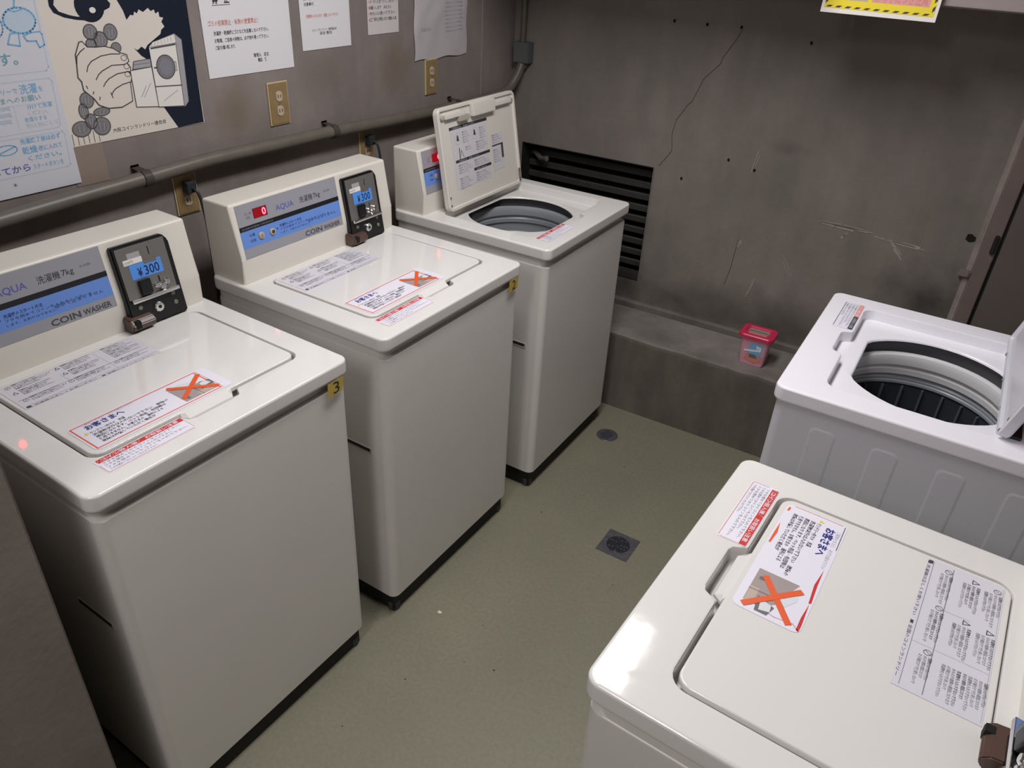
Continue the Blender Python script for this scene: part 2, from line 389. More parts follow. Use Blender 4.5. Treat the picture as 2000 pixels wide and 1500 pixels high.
# concrete curb along the foot of the back wall, with a low step at its back
def yk(x): return 1.8614 + TW * x
bm = bmesh.new()
n = 40; random.seed(2)
prof = lambda j: [(0, 0), (0, .315 + j), (.006, .329 + j * .6), (.02, .333), (.262, .333), (.262, 0)]
rings = []
for k in range(n + 1):
    x = XR * k / n; j = random.uniform(-.007, .003)
    rings.append([(x, yk(x) + a + (random.uniform(-.003, .003) if 0 < b < .332 and a < .02 else 0), b) for a, b in prof(j)])
loft(bm, rings)
for f in bm.faces:
    f.normal_update()
bmesh.ops.recalc_face_normals(bm, faces=bm.faces)
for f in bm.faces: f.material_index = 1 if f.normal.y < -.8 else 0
curb = struct(finish(bm, 'curb_back', [M_CURB, M_CURBF]))
bm = bmesh.new()
loft(bm, [[(x, yk(x) + .268, 0), (x, yk(x) + .268, .352), (x, yk(x) + .276, .36), (x, yk(x) + .288, .36), (x, yk(x) + .288, 0)] for x in (0, XR)])
struct(finish(bm, 'trim_1', M_WALL_B))
# vertical filler joint on the left wall
bm = bmesh.new(); add_box(bm, 0, .002, 1.9205, 1.9245, .0, ZC); struct(finish(bm, 'trim_2', TRIMP))
# unseen overhead beam, added and set low to shade the top of the back wall
bm = bmesh.new(); add_box(bm, 0, 1.225, 1.74, 2.13, 1.645, ZC); o = struct(finish(bm, 'shade_beam', M_BEAM))

# door and its jamb at the right end of the back wall
dx = 1.80
def onwall(u, off): return (u, yb(u) - off)
def wallbox(name, u0, u1, o0, o1, z0, z1, m, parent=None, bev=.002):
    """box on the back wall: u along it, o = distance out from its face"""
    bm = bmesh.new()
    loft(bm, [L3([onwall(u0, o1), onwall(u1, o1), onwall(u1, o0), onwall(u0, o0)], z) for z in (z0, z1)])
    if bev: bmesh.ops.bevel(bm, geom=list(bm.edges), offset=bev, segments=2, affect='EDGES')
    return finish(bm, name, m, parent)
door = struct(wallbox('door_1', 1.862, XR - .004, -.002, .012, .36, 2.1, DOORL))
wallbox('door_jamb', dx + .008, 1.852, -.002, .016, .36, 2.1, DOORP, door)
wallbox('door_gap', 1.852, 1.862, -.004, .004, .36, 2.1, DOORD, door, 0)
wallbox('door_handle', 1.834, 1.848, .014, .026, .868, .930, DOORD, door, .003)
wallbox('latch_plate', dx + .012, 1.850, .015, .019, .36, .848, DOORP, door, .001)
wallbox('plaster_edge', dx - .012, dx + .008, -.002, .008, .36, 1.3, SCUFF if False else mat('plaster_edge_paint', (150, 138, 132), .7, mottle=.25, mscale=12), door, .003)
wallbox('hinge', dx - .03, dx + .006, .002, .022, .772, .798, mat('hinge_paint', (128, 116, 110), .5), door, .005)

# ------------------------------------------------------------------ vent
vent = thing('louver_vent', 'dark recessed louver vent in the back wall behind the open washer', 'vent', (VX0, yb(VX0), VZ0))
Wv = VX1 - VX0; Hv = VZ1 - VZ0
bm = bmesh.new()
t = .004
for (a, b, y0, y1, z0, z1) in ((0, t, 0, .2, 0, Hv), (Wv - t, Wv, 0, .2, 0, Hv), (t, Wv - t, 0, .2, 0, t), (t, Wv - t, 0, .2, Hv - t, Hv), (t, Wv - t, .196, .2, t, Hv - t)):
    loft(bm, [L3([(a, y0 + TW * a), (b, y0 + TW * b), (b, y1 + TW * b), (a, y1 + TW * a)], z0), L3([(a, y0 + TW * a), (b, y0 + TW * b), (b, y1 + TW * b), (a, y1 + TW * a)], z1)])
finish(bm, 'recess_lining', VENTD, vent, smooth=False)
slat_me = None
for k in range(9):
    z = .045 + k * .0475
    if slat_me is None:
        bm = bmesh.new()
        prof = [(.058, .016), (.064, .021), (.122, -.016), (.122, -.026), (.112, -.026), (.058, -.004)]
        loft(bm, [[(x, y + TW * x, zz) for y, zz in prof] for x in (.006, Wv - .006)])
        o = finish(bm, 'slat', SLAT, vent, smooth=False); slat_me = o.data
    else: o = link('slat', slat_me, vent)
    o.location = (0, 0, z)
box('bottom_sill', .006, Wv - .006, .02, .06, .004, .03, SLAT, vent, .002)
box('frame_bead', Wv - .006, Wv + .001, -.001 + TW * Wv, .008 + TW * Wv, .0, Hv, mat('vent_edge', (120, 112, 104), .5), vent, .001)
bm = bmesh.new(); tube(bm, [(.03, .06, .43), (.08, .03, .415), (.115, .015, .425)], .011, 10); finish(bm, 'pipe_stub', mat('vent_pipe', (98, 94, 90), .45), vent)

# ------------------------------------------------------------------ conduit, junction box
def smooth_pts(P, n=6):
    P = [Vector(p) for p in P]; out = []
    for i in range(len(P) - 1):
        p0, p1, p2, p3 = P[max(i - 1, 0)], P[i], P[i + 1], P[min(i + 2, len(P) - 1)]
        for k in range(n):
            t = k / n; out.append(.5 * ((2 * p1) + (p2 - p0) * t + (2 * p0 - 5 * p1 + 4 * p2 - p3) * t * t + (3 * p1 - p0 - 3 * p2 + p3) * t ** 3))
    out.append(P[-1]); return out
cond = thing('conduit', 'grey painted conduit pipe running along the left wall above the washers', 'pipe', (0, 0, 1.12))
bm = bmesh.new()
tube(bm, smooth_pts([(.038, y, z - 1.12) for y, z in ((-.28, 1.102), (.0, 1.114), (.25, 1.126), (.45, 1.134), (.64, 1.142), (.85, 1.140), (1.09, 1.139), (1.34, 1.130), (1.60, 1.126), (1.85, 1.128), (1.98, 1.132))] + [(.045, 2.05, .025), (.054, 2.095, .07), (.057, 2.125, .118)], 5), .018, 14)
finish(bm, 'pipe', PIPE, cond)
for y, z in ((.451, 1.134), (1.09, 1.139), (1.72, 1.127)):
    bm = bmesh.new()
    prof = [(.0205 * math.cos(a), .0205 * math.sin(a)) for a in [math.radians(-100 + 20 * k) for k in range(11)]]
    prof = [(.002, .034), (.002, .020)] ; pts = [(.002, .026), (.002, .021)] + [(.038 + .0205 * math.sin(math.radians(q)), .0205 * math.cos(math.radians(q))) for q in range(-30, 181, 15)] + [(.002, -.021)]
    A = [(x, y - .011, z - 1.12 + zz) for x, zz in pts]; B = [(x, y + .011, z - 1.12 + zz) for x, zz in pts]
    va = [bm.verts.new(q) for q in A]; vb = [bm.verts.new(q) for q in B]
    for i in range(len(va) - 1): bm.faces.new((va[i], va[i + 1], vb[i + 1], vb[i]))
    bmesh.ops.solidify(bm, geom=list(bm.faces), thickness=.0015)
    finish(bm, 'strap', PIPE, cond)
jb = thing('junction_box', 'grey electrical junction box on the back wall in the left corner', 'electrical box', (.058, yb(.058), 1.218))
box('housing', -.034, .034, -.045, -.001, .018, .095, JBOX, jb, .006)
box('cover', -.031, .031, -.049, -.0455, .021, .092, JBOX, jb, .001)
bm = bmesh.new(); tube(bm, [(-.002, -.024, .0), (-.002, -.024, .019)], .0195, 14); finish(bm, 'hub', JBOX, jb)
bm = bmesh.new(); tube(bm, [(-.006, -.022, .094), (-.006, -.022, 1.19)], .011, 12); finish(bm, 'riser_pipe', PIPE, jb)

# ------------------------------------------------------------------ outlets on the left wall
def outlet(y0, y1, z0, z1, label, plug=False):
    t = thing('wall_outlet', label, 'outlet', (0, (y0 + y1) / 2, (z0 + z1) / 2), 0, 'wall outlets by the conduit')
    w2, h2 = (y1 - y0) / 2, (z1 - z0) / 2
    box('rim', .0005, .005, -w2, w2, -h2, h2, OUTRIM, t, .001)
    box('cover_plate', .004, .0075, -w2 + .003, w2 - .003, -h2 + .003, h2 - .003, OUTLET, t, .002)
    for s in (-1, 1):
        bm = bmesh.new()
        P = [(max(-.011, min(.011, .0145 * math.cos(a))), .0145 * math.sin(a)) for a in [2 * math.pi * k / 20 for k in range(20)]]
        loft(bm, [[(.007, y, zz + s * .0195) for y, zz in P], [(.0095, y * .95, zz * .95 + s * .0195) for y, zz in P]])
        so = finish(bm, 'socket', SOCK, t)
        for q in (-.0045, .0045): box('slot', .009, .0101, q - .001, q + .001, s * .0195 - .004, s * .0195 + .005, SOCKD, so, 0)
    cyl('screw', (.007, 0, 0), (1, 0, 0), .0032, .002, SCREW, t, 10)
    if plug:
        rrb = box('plug', .0105, .034, -.014, .014, .004, .034, PLUG, t, .004)
        bm = bmesh.new(); tube(bm, smooth_pts([(.032, 0, .018), (.05, .004, .005), (.055, .01, -.06), (.05, .014, -.16), (.05, .012, -.3)]), .004, 8); finish(bm, 'cord', PLUG, rrb)
    return t
outlet(.884, .956, 1.182, 1.298, 'bronze wall outlet under the big notice with the bold black heading')
outlet(1.580, 1.646, 1.176, 1.292, 'bronze wall outlet under the crumpled thin sheet')
outlet(.543, .612, 1.006, 1.118, 'bronze wall outlet with plug under the conduit between washers 3 and 2', True)
outlet(1.236, 1.303, 1.004, 1.116, 'bronze wall outlet with plug under the conduit between washer 2 and the open washer', True)

# ------------------------------------------------------------------ papers on the left wall
def sheet(name, label, cat, P, y0, y1, z0, z1, paper, x=.0012, group=None):
    P.rect(y0, z0, y1, z1, paper, .2)
    t = thing(name, label, cat, (x, y0, z0), 0, group)
    box('paper', 0, .0006, 0, y1 - y0, 0, z1 - z0, INK[paper], t, 0)
    P.build('printing', t, frameM((.0007, -y0, -z0), (0, 1, 0), (0, 0, 1)))
    return t
# poster with washer, dryer and a handful of coins
p = Print()
p.poly([(.47, 1.78), (.478, 1.6), (.484, 1.55), (.491, 1.52), (.501, 1.498), (.505, 1.479), (.517, 1.489), (.524, 1.487), (.528, 1.495), (.534, 1.491), (.54, 1.499), (.55, 1.493), (.564, 1.501), (.57, 1.494), (.579, 1.497), (.581, 1.488), (.59, 1.492), (.59, 1.481), (.6, 1.478), (.593, 1.47), (.599, 1.459), (.589, 1.453), (.585, 1.444), (.546, 1.423), (.538, 1.414), (.53, 1.421), (.518, 1.414), (.51, 1.419), (.525, 1.401), (.538, 1.392), (.544, 1.381), (.558, 1.282), (.572, 1.257), (.589, 1.227), (.666, 1.228), (.67, 1.513), (.672, 1.78)], 'navy', 1)
p.poly([(.336, 1.515), (.342, 1.502), (.362, 1.492), (.387, 1.486), (.411, 1.483), (.431, 1.485), (.448, 1.498), (.47, 1.506), (.474, 1.514), (.467, 1.523), (.478, 1.545), (.455, 1.57), (.42, 1.58), (.38, 1.572), (.35, 1.55), (.337, 1.53)], 'navy', 1)
p.poly([(.346, 1.517), (.354, 1.504), (.375, 1.496), (.392, 1.492), (.429, 1.49), (.447, 1.503), (.455, 1.52), (.44, 1.548), (.41, 1.556), (.375, 1.548), (.352, 1.533)], 'papery', 2)
p.ell(.424, 1.512, .034, .033, 'navy', 3); p.ell(.429, 1.503, .0075, .006, 'wash', 4, 12)
def outlined(P, fill, wd=.0016, lay=2, ink='dgrey'):
    p.poly(P, fill, lay); p.line(P + [P[0]], wd, ink, lay + 1)
COINS = [(.409, 1.437, .012, .010), (.466, 1.424, .012, .011), (.413, 1.46, .016, .016), (.46, 1.457, .016, .017), (.433, 1.443, .016, .017), (.370, 1.322, .016, .017), (.357, 1.3, .011, .017), (.399, 1.293, .02, .009), (.369, 1.276, .014, .017), (.343, 1.263, .022, .017), (.392, 1.262, .021, .02)]
def coin(c):
    x, y, a, b = c
    p.ell(x, y, a, b, 'coin', 4, 18); p.ring(x, y, a, b, .0016, 'dgrey', 5, 18); p.ring(x, y, a * .72, b * .72, .0008, 'lcoin', 5, 14)
    p.line([(x - a * .25, y - b * .45), (x - a * .2, y + b * .4)], .0016, 'lcoin', 6); p.line([(x + a * .15, y - b * .45), (x + a * .3, y + b * .35)], .0016, 'lcoin', 6)
for q in range(6):
    xx = .318 + q * .0125; p.line([(xx, 1.255), (xx - .001, 1.2295)], .0012, 'dgrey', 3)
for c in COINS[:5]: coin(c)
HAND = [(.389, 1.443), (.398, 1.431), (.417, 1.429), (.439, 1.429), (.458, 1.423), (.472, 1.413), (.488, 1.407), (.490, 1.393), (.484, 1.389), (.491, 1.38), (.490, 1.372), (.485, 1.369), (.489, 1.362), (.488, 1.354), (.483, 1.345), (.480, 1.306), (.451, 1.296), (.417, 1.298), (.396, 1.308), (.387, 1.324), (.377, 1.334), (.368, 1.344), (.368, 1.362), (.362, 1.371), (.366, 1.399), (.368, 1.418), (.382, 1.442)]
p.poly(HAND, 'papery', 7); p.line(HAND + [HAND[0]], .0022, 'dgrey', 8)
for l in ([(.385, 1.381), (.39, 1.392), (.4, 1.401), (.425, 1.41), (.45, 1.412), (.472, 1.41)], [(.402, 1.362), (.41, 1.372), (.421, 1.379), (.446, 1.388), (.48, 1.387)], [(.416, 1.346), (.423, 1.354), (.433, 1.361), (.455, 1.369), (.485, 1.371)], [(.431, 1.325), (.436, 1.332), (.444, 1.338), (.463, 1.345), (.483, 1.348)], [(.366, 1.399), (.37, 1.414), (.38, 1.423), (.391, 1.429)], [(.43, 1.331), (.433, 1.319)], [(.376, 1.352), (.378, 1.346)], [(.39, 1.338), (.388, 1.333)], [(.402, 1.325), (.4, 1.319)]):
    p.line(l, .0023, 'dgrey', 8)
for x, y in ((.479, 1.401), (.482, 1.383), (.481, 1.366)): p.ring(x, y, .007, .006, .0013, 'dgrey', 8, 14)
for c in COINS[5:]: coin(c)
p.poly([(.478, 1.5), (.478, 1.5), (.478, 1.5)], 'navy', 1) if False else None
for P_, f in (([(.489, 1.372), (.545, 1.375), (.545, 1.284), (.487, 1.291)], 'wash'), ([(.502, 1.391), (.545, 1.393), (.545, 1.375), (.496, 1.374)], 'lcoin'), ([(.547, 1.418), (.56, 1.428), (.621, 1.443), (.639, 1.428), (.631, 1.285), (.619, 1.274), (.545, 1.283)], 'lcoin'), ([(.547, 1.418), (.621, 1.422), (.616, 1.276), (.545, 1.283)], 'wash')):
    outlined(P_, f, .0015, 10 if P_[0] == (.547, 1.418) and len(P_) == 4 else 8)
p.poly([(.547, 1.418), (.56, 1.428), (.62, 1.441), (.621, 1.422)], 'wash', 11); p.line([(.552, 1.415), (.618, 1.419)], .0035, 'dgrey', 12); p.line([(.546, 1.33), (.619, 1.325)], .0025, 'dgrey', 12)
for q in range(7): p.line([(.556 + q * .009, 1.426 + q * .0017), (.555 + q * .009, 1.421 + q * .001)], .001, 'grey', 12)
p.ell(.583, 1.371, .025, .027, 'coin', 12); p.ring(.583, 1.371, .025, .027, .002, 'dgrey', 13); p.ell(.583, 1.371, .017, .019, 'grey', 13)
p.line([(.552, 1.372), (.559, 1.372)], .003, 'dgrey', 13); p.line([(.607, 1.38), (.612, 1.38), (.612, 1.36), (.607, 1.36)], .0012, 'dgrey', 13)
for l in ([(.505, 1.312), (.522, 1.335)], [(.512, 1.31), (.535, 1.34)], [(.562, 1.295), (.605, 1.315)], [(.5, 1.384), (.54, 1.385)]): p.line(l, .001, 'grey', 12)
p.text('大阪コインランドリー連合会', .416, 1.2435, .0105, 'black', 3, .142)
sheet('laundry_poster', 'cream and navy poster of a hand dropping coins beside a washer and dryer', 'poster', p, .300, .668, 1.227, 1.76, 'papery', .0012)
# bluish instruction poster, overlapping it from the left
p = Print()
p.line([(-.10, 1.393), (.297, 1.393), (.303, 1.40), (.314, 1.70)], .002, 'lsky'); p.line([(-.10, 1.379), (.297, 1.378), (.303, 1.372), (.298, 1.282), (.292, 1.276), (-.10, 1.276)], .002, 'lsky'); p.line([(.10, 1.268), (.297, 1.267), (.302, 1.26), (.298, 1.193), (.29, 1.19), (.06, 1.19)], .002, 'lsky')
p.ell(.268, 1.492, .032, .024, 'lsky', 2); p.ring(.268, 1.492, .032, .024, .0035, 'sky', 3); p.line([(.269, 1.533), (.264, 1.517)], .003, 'sky', 3); p.line([(.25, 1.512), (.262, 1.5085), (.278, 1.512)], .002, 'sky', 4); p.ring(.210, 1.485, .022, .024, .0028, 'sky', 2)
for P_ in ([(.243, 1.469), (.259, 1.469), (.256, 1.445), (.233, 1.45)], [(.268, 1.463), (.284, 1.468), (.302, 1.469), (.306, 1.464), (.306, 1.443), (.295, 1.439), (.291, 1.452), (.273, 1.453)]):
    p.poly(P_, 'paperb', 3); p.line(P_ + [P_[0]], .0028, 'sky', 4)
p.text('です。', .176, 1.412, .026, 'teal', 3, .068, .012)
p.text('コインランドリーで', .12, 1.356, .013, 'sky', 3, .106); p.text('洗濯', .231, 1.354, .021, 'sky', 3, .036, .008); p.text('を', .270, 1.355, .012, 'sky', 3)
p.text('されるお客さまへのお願い', .10, 1.338, .014, 'teal', 3, .17)
for r_, (a, b) in enumerate(((.19, .214), (.19, .214), (.19, .21))): p.text('衣類', a - .06, 1.325 - r_ * .013, .010, 'lsky', 3, b - a + .05)
for r_, (a, b, t_) in enumerate(((.236, .29, '分けて洗濯'), (.236, .278, 'ください。'), (.225, .272, '色落ちする'), (.225, .296, '物は別にして'))): p.text(t_, a, 1.322 - r_ * .0125, .0105, 'lsky' if r_ % 2 else 'sky', 3, b - a)
p.line([(.21, 1.332), (.21, 1.286)], .001, 'lsky'); p.line([(.10, 1.332), (.294, 1.331)], .001, 'lsky')
p.text('洗濯終了後は必ず', .203, 1.2545, .012, 'sky', 3, .088, .01); p.text('乾燥', .203, 1.2335, .017, 'sky', 3, .032, .008); p.text('機に入れて', .238, 1.235, .012, 'sky', 3, .052, .01); p.text('ください。', .21, 1.218, .012, 'sky', 3, .074, .01)
p.ring(.172, 1.247, .022, .01, .002, 'sky', 3, 16); p.line([(.155, 1.242), (.19, 1.252)], .003, 'sky', 3)
p.text('確認してから', .085, 1.1985, .0175, 'brand', 3, .125, .012); p.text('スタートボタンを', .216, 1.199, .012, 'sky', 3, .068)
p.text('＊', .165, 1.169, .012, 'dgrey', 3)
sheet('instruction_poster', 'pale bluish laundry instruction poster at the left edge with blue print', 'poster', p, -.09, .313, 1.148, 1.74, 'paperb', .0030)
tp = box('masking_tape', .0006, .0011, .302, .383, 1.138, 1.2275, TAPE, None, 0)
tag(tp, 'faded strip of tape on the wall under the coin poster', 'tape')
# notices
p = Print()
p.text('禁　止', .744, 1.503, .026, 'black', 3, .052, .02); p.line([(.742, 1.498), (.797, 1.498)], .0012, 'black', 3)
p.text('ゴミの投棄禁止・私物の放置禁止！', .722, 1.452, .014, 'salmon', 3, .158, .01)
p.text('洗濯機・乾燥機にゴミなどを投棄しないで下さい。', .735, 1.4295, .0108, 'black', 3, .178, .01)
p.text('お客様、ご自身の持物は、必ず持ち帰って下さい。', .735, 1.4125, .0108, 'black', 3, .176, .01)
p.text('ご協力お願い致します。', .735, 1.396, .0108, 'black', 3, .062, .01)
p.text('管理人　店主', .853, 1.3685, .0105, 'black', 3, .052, .01); p.text('電話　番', .866, 1.3555, .0105, 'black', 3, .03, .01)
sheet('wall_notice', 'large white notice with bold black two character heading and faded red line', 'notice', p, .704, .992, 1.329, 1.73, 'paper', group='notices on the left wall')
p = Print()
p.text('お客様各位', 1.046, 1.497, .0105, 'dgrey', 3, .09, .01); p.text('注意事項', 1.047, 1.483, .0095, 'dgrey', 3, .038, .01)
p.text('洗濯物を入れたまま　放置しないで下さい', 1.052, 1.452, .0095, 'salmon', 3, .128, .006)
p.text('コインランドリー管理組合', 1.071, 1.4155, .0075, 'dgrey', 3, .098); p.text('店主 敬白', 1.1, 1.406, .0088, 'dgrey', 3, .048, .01)
sheet('wall_notice', 'smaller white notice with faded red line between large notice and narrow note', 'notice', p, 1.030, 1.227, 1.367, 1.665, 'paper', group='notices on the left wall')
p = Print()
for k, t_ in enumerate(('ご利用の後は', 'きれいに使って下さい', 'お願いします　みなさん', 'フタは静かに閉めて', 'ボタンを押して')):
    p.text(t_, 1.312 + .004 * (k % 2), 1.4275 + k * .0165, .0115, 'dgrey' if k < 3 else 'grey', 3, .128 - .012 * (k % 3), .004)
    p.line([(1.309, 1.432 + k * .0165), (1.322, 1.432 + k * .0165)], .003, 'pink', 2)
sheet('wall_notice', 'narrow handwritten note sheet between two white notices', 'notice', p, 1.304, 1.449, 1.389, 1.575, 'note', group='notices on the left wall')
# crumpled thin sheet: real creases
cs = thing('wall_notice', 'crumpled thin grey sheet, the notice nearest the room corner', 'notice', (.001, 1.525, 1.292), 0, 'notices on the left wall')
bm = bmesh.new(); nx_, nz_ = 26, 36; random.seed(9)
cre = [(random.uniform(0, .3), random.uniform(0, .4), random.uniform(0, math.pi), random.uniform(.002, .005), random.uniform(.03, .09)) for _ in range(16)]
cre += [(.07, .17, math.radians(52), .006, .05), (.1, .22, math.radians(50), .004, .03)]
def hgt(y, z):
    h = .0025
    for cy, cz, a, amp, wd in cre:
        dd = (y - cy) * math.sin(a) - (z - cz) * math.cos(a); h += amp * max(0, 1 - abs(dd) / wd) * .3
    return h
G = [[bm.verts.new((hgt(.294 * i / nx_, .40 * j / nz_) if 0 < i < nx_ else .003, .294 * i / nx_ + .003 * math.sin(j * .5), .40 * j / nz_ + .003 * math.sin(i * .5))) for i in range(nx_ + 1)] for j in range(nz_ + 1)]
for j in range(nz_):
    for i in range(nx_): bm.faces.new((G[j][i], G[j][i + 1], G[j + 1][i + 1], G[j + 1][i]))
finish(bm, 'paper', INK['thin'], cs, sharp=60)
p = Print(); random.seed(3)
for k in range(8): p.text('ご利用ありがとうございます洗濯機', .16 - .004 * (k % 3), .085 + .0125 * k, .007, 'lgrey', 60, .1)
p.text('お知らせ', .03, .095, .012, 'lgrey', 60, .05)
p.build('printing', cs, frameM((.002, 0, 0), (0, 1, 0), (0, 0, 1)))

# ------------------------------------------------------------------ overhead cabinet and hanging sign
cab = thing('overhead_cabinet', 'grey painted cabinet overhead at the top right behind the yellow sign', 'cabinet', (1.24, 1.85, 1.575))
box('case', 0, 1.07, .012, .33, 0, .62, CABP, cab, .006)
box('front_panel', .004, .53, 0, .012, .004, .61, CABP, cab, .004); box('front_panel', .536, 1.066, 0, .012, .004, .61, CABP, cab, .004)
sg = thing('hazard_sign', 'yellow sign with hazard striped border hung at the top edge', 'sign', (1.216, 1.826, 1.54))
M = Matrix.Rotation(math.radians(-4), 4, 'X')
box('board', 0, .296, 0, .004, 0, .21, mat('sign_white_board', (226, 222, 216), .4), sg, .001, M=M)
p = Print(); p.rect(.008, .012, .288, .203, 'yellow', 1)
def hatch(x0, y0, x1, y1, n, horiz):
    for k in range(n):
        if horiz:
            d = (x1 - x0) / n; a = x0 + d * k; p.poly([(a, y0), (a + d * .5, y0), (a + d * .78, y1), (a + d * .28, y1)], 'black', 2)
        else:
            d = (y1 - y0) / n; a = y0 + d * k; p.poly([(x0, a), (x1, a + d * .28), (x1, a + d * .78), (x0, a + d * .5)], 'black', 2)
hatch(.012, .014, .284, .019, 11, True); hatch(.012, .196, .284, .201, 11, True); hatch(.281, .022, .287, .195, 8, False); hatch(.009, .022, .015, .195, 8, False)
p.rect(.020, .034, .118, .075, 'photob', 2); p.rect(.128, .034, .272, .075, 'pinkpanel', 2)
p.text('防犯カメラ', .028, .041, .026, 'pink', 3, .08, .02); p.text('作動中につき注意', .134, .0385, .030, 'salmon', 3, .132, .02); p.text('警告', .05, .10, .07, 'red', 3, .19, .03)
p.build('printing', sg, M @ frameM((0, -.0003, 0), (1, 0, 0), (0, 0, 1)))

# ------------------------------------------------------------------ washing machines
WM, DM = .59, .587
LIDX0, LIDX1, LIDY0, LIDY1 = -.440, -.097, .072, .527
def pocket_outline(x0, x1, y0, y1, r, py0, py1, pd, n=5):
    """rounded rectangle with a bay of depth pd in the front edge x1 between py0 and py1"""
    P = []
    P += [(x1 - r + r * math.cos(a), y0 + r + r * math.sin(a)) for a in [math.radians(-90 + 90 * i / n) for i in range(n + 1)]]
    P += [(x1, py0 - .018), (x1 + pd * .08, py0 - .012), (x1 + pd * .85, py0 - .002), (x1 + pd, py0 + .008), (x1 + pd, py1 - .008), (x1 + pd * .85, py1 + .002), (x1 + pd * .08, py1 + .012), (x1, py1 + .018)]
    for cx, cy, a0 in ((x1 - r, y1 - r, 0), (x0 + r, y1 - r, 90), (x0 + r, y0 + r, 180)):
        P += [(cx + r * math.cos(a), cy + r * math.sin(a)) for a in [math.radians(a0 + 90 * i / n) for i in range(n + 1)]]
    return P
def grow(P, d):
    n = len(P); out = []
    for i in range(n):
        a, b, c = Vector(P[i - 1]), Vector(P[i]), Vector(P[(i + 1) % n]); t1 = (b - a).normalized(); t2 = (c - b).normalized(); t = (t1 + t2)
        t = t.normalized() if t.length > 1e-6 else t1
        out.append((b.x + t.y * d, b.y - t.x * d))
    return out
def opening(cx, cy, r, xf, n=56):
    """circular tub mouth, flattened at the front"""
    P = []
    for k in range(n):
        a = 2 * math.pi * k / n; x, y = r * math.cos(a), r * math.sin(a)
        x = max(-.424 - cx, min(xf - cx, x))
        P.append((cx + x, cy + y))
    return P
SL_O = Vector((-DM + .119, 0, 0)); SL_V = Vector((-.022, 0, .134)).normalized(); SL_N = Vector((0, 1, 0)).cross(SL_V)
PRINTS = {}
def cached(key, fn):
    if key not in PRINTS: PRINTS[key] = fn().mesh(key)
    return PRINTS[key]
def put(name, key, fn, parent, M, label=None):
    o = link(name, cached(key, fn), parent); o.matrix_local = M
    if label: o['label'] = label
    return o
def pr_panel():
    p = Print(); f = lambda z: (z - .066) / .9868
    R = lambda y0, z0, y1, z1, c, l=1: p.rect(y0, f(z0), y1, f(z1), c, l)
    T = lambda t, y, z, h, c, w=None, b=0, l=3: p.text(t, y, f(z), h, c, l, w, b)
    R(.028, .064, .369, .194, PANEL, 1); R(.028, .130, .369, .1415, STRIPE, 2); R(.028, .088, .369, .130, PBLUE, 2)
    T('残 時', .052, .166, .008, 'grey', .022); T('間', .055, .157, .007, 'grey', .012); R(.078, .153, .122, .177, STRIPE, 3)
    T('AQUA', .150, .155, .020, 'brand', .060, .01); T('洗濯機', .231, .156, .0175, 'black', .046); T('7kg', .281, .157, .017, 'black', .024); T('全自動', .318, .163, .006, 'grey', .025)
    T('全自動洗濯機ご使用方法', .034, .1335, .005, 'grey', .1)
    T('水量', .052, .114, .0085, 'deepblue', .018); T('切換', .052, .100, .0085, 'deepblue', .018)
    T('洗濯機のスタート方法', .150, .1135, .0085, 'deepblue', .075, .012); T('●', .139, .110, .006, 'deepblue'); T('フタを閉めてコインを入れるとスタート', .150, .105, .007, 'deepblue', .175); T('します。お釣りはでません。', .150, .096, .0065, 'deepblue', .1); T('途中で止まりません', .245, .1005, .0085, 'deepblue', .105)
    T('COIN', .228, .0675, .0185, 'dgrey', .062, .02); T('WASHER', .296, .0675, .0165, 'dgrey', .062, .02)
    return p
def pr_coin():
    p = Print(); f = lambda z: (z - .066) / .9868
    p.rect(.412, f(.106), .488, f(.139), 'cyan', 2); p.rect(.447, f(.133), .478, f(.142), PLATE, 3)
    p.text('¥', .428, f(.110), .026, 'deepblue', 3, .011, .02); p.text('300', .444, f(.110), .029, 'deepblue', 3, .036, .01)
    p.rect(.402, f(.140), .446, f(.152), 'wash', 2); p.rect(.414, f(.152), .444, f(.164), 'lcoin', 2); p.text('100円', .404, f(.1425), .008, 'grey', 3, .02)
    p.rect(.4645, f(.150), .4665, f(.168), HOLE, 2); p.rect(.470, f(.086), .473, f(.1), HOLE, 2)
    return p
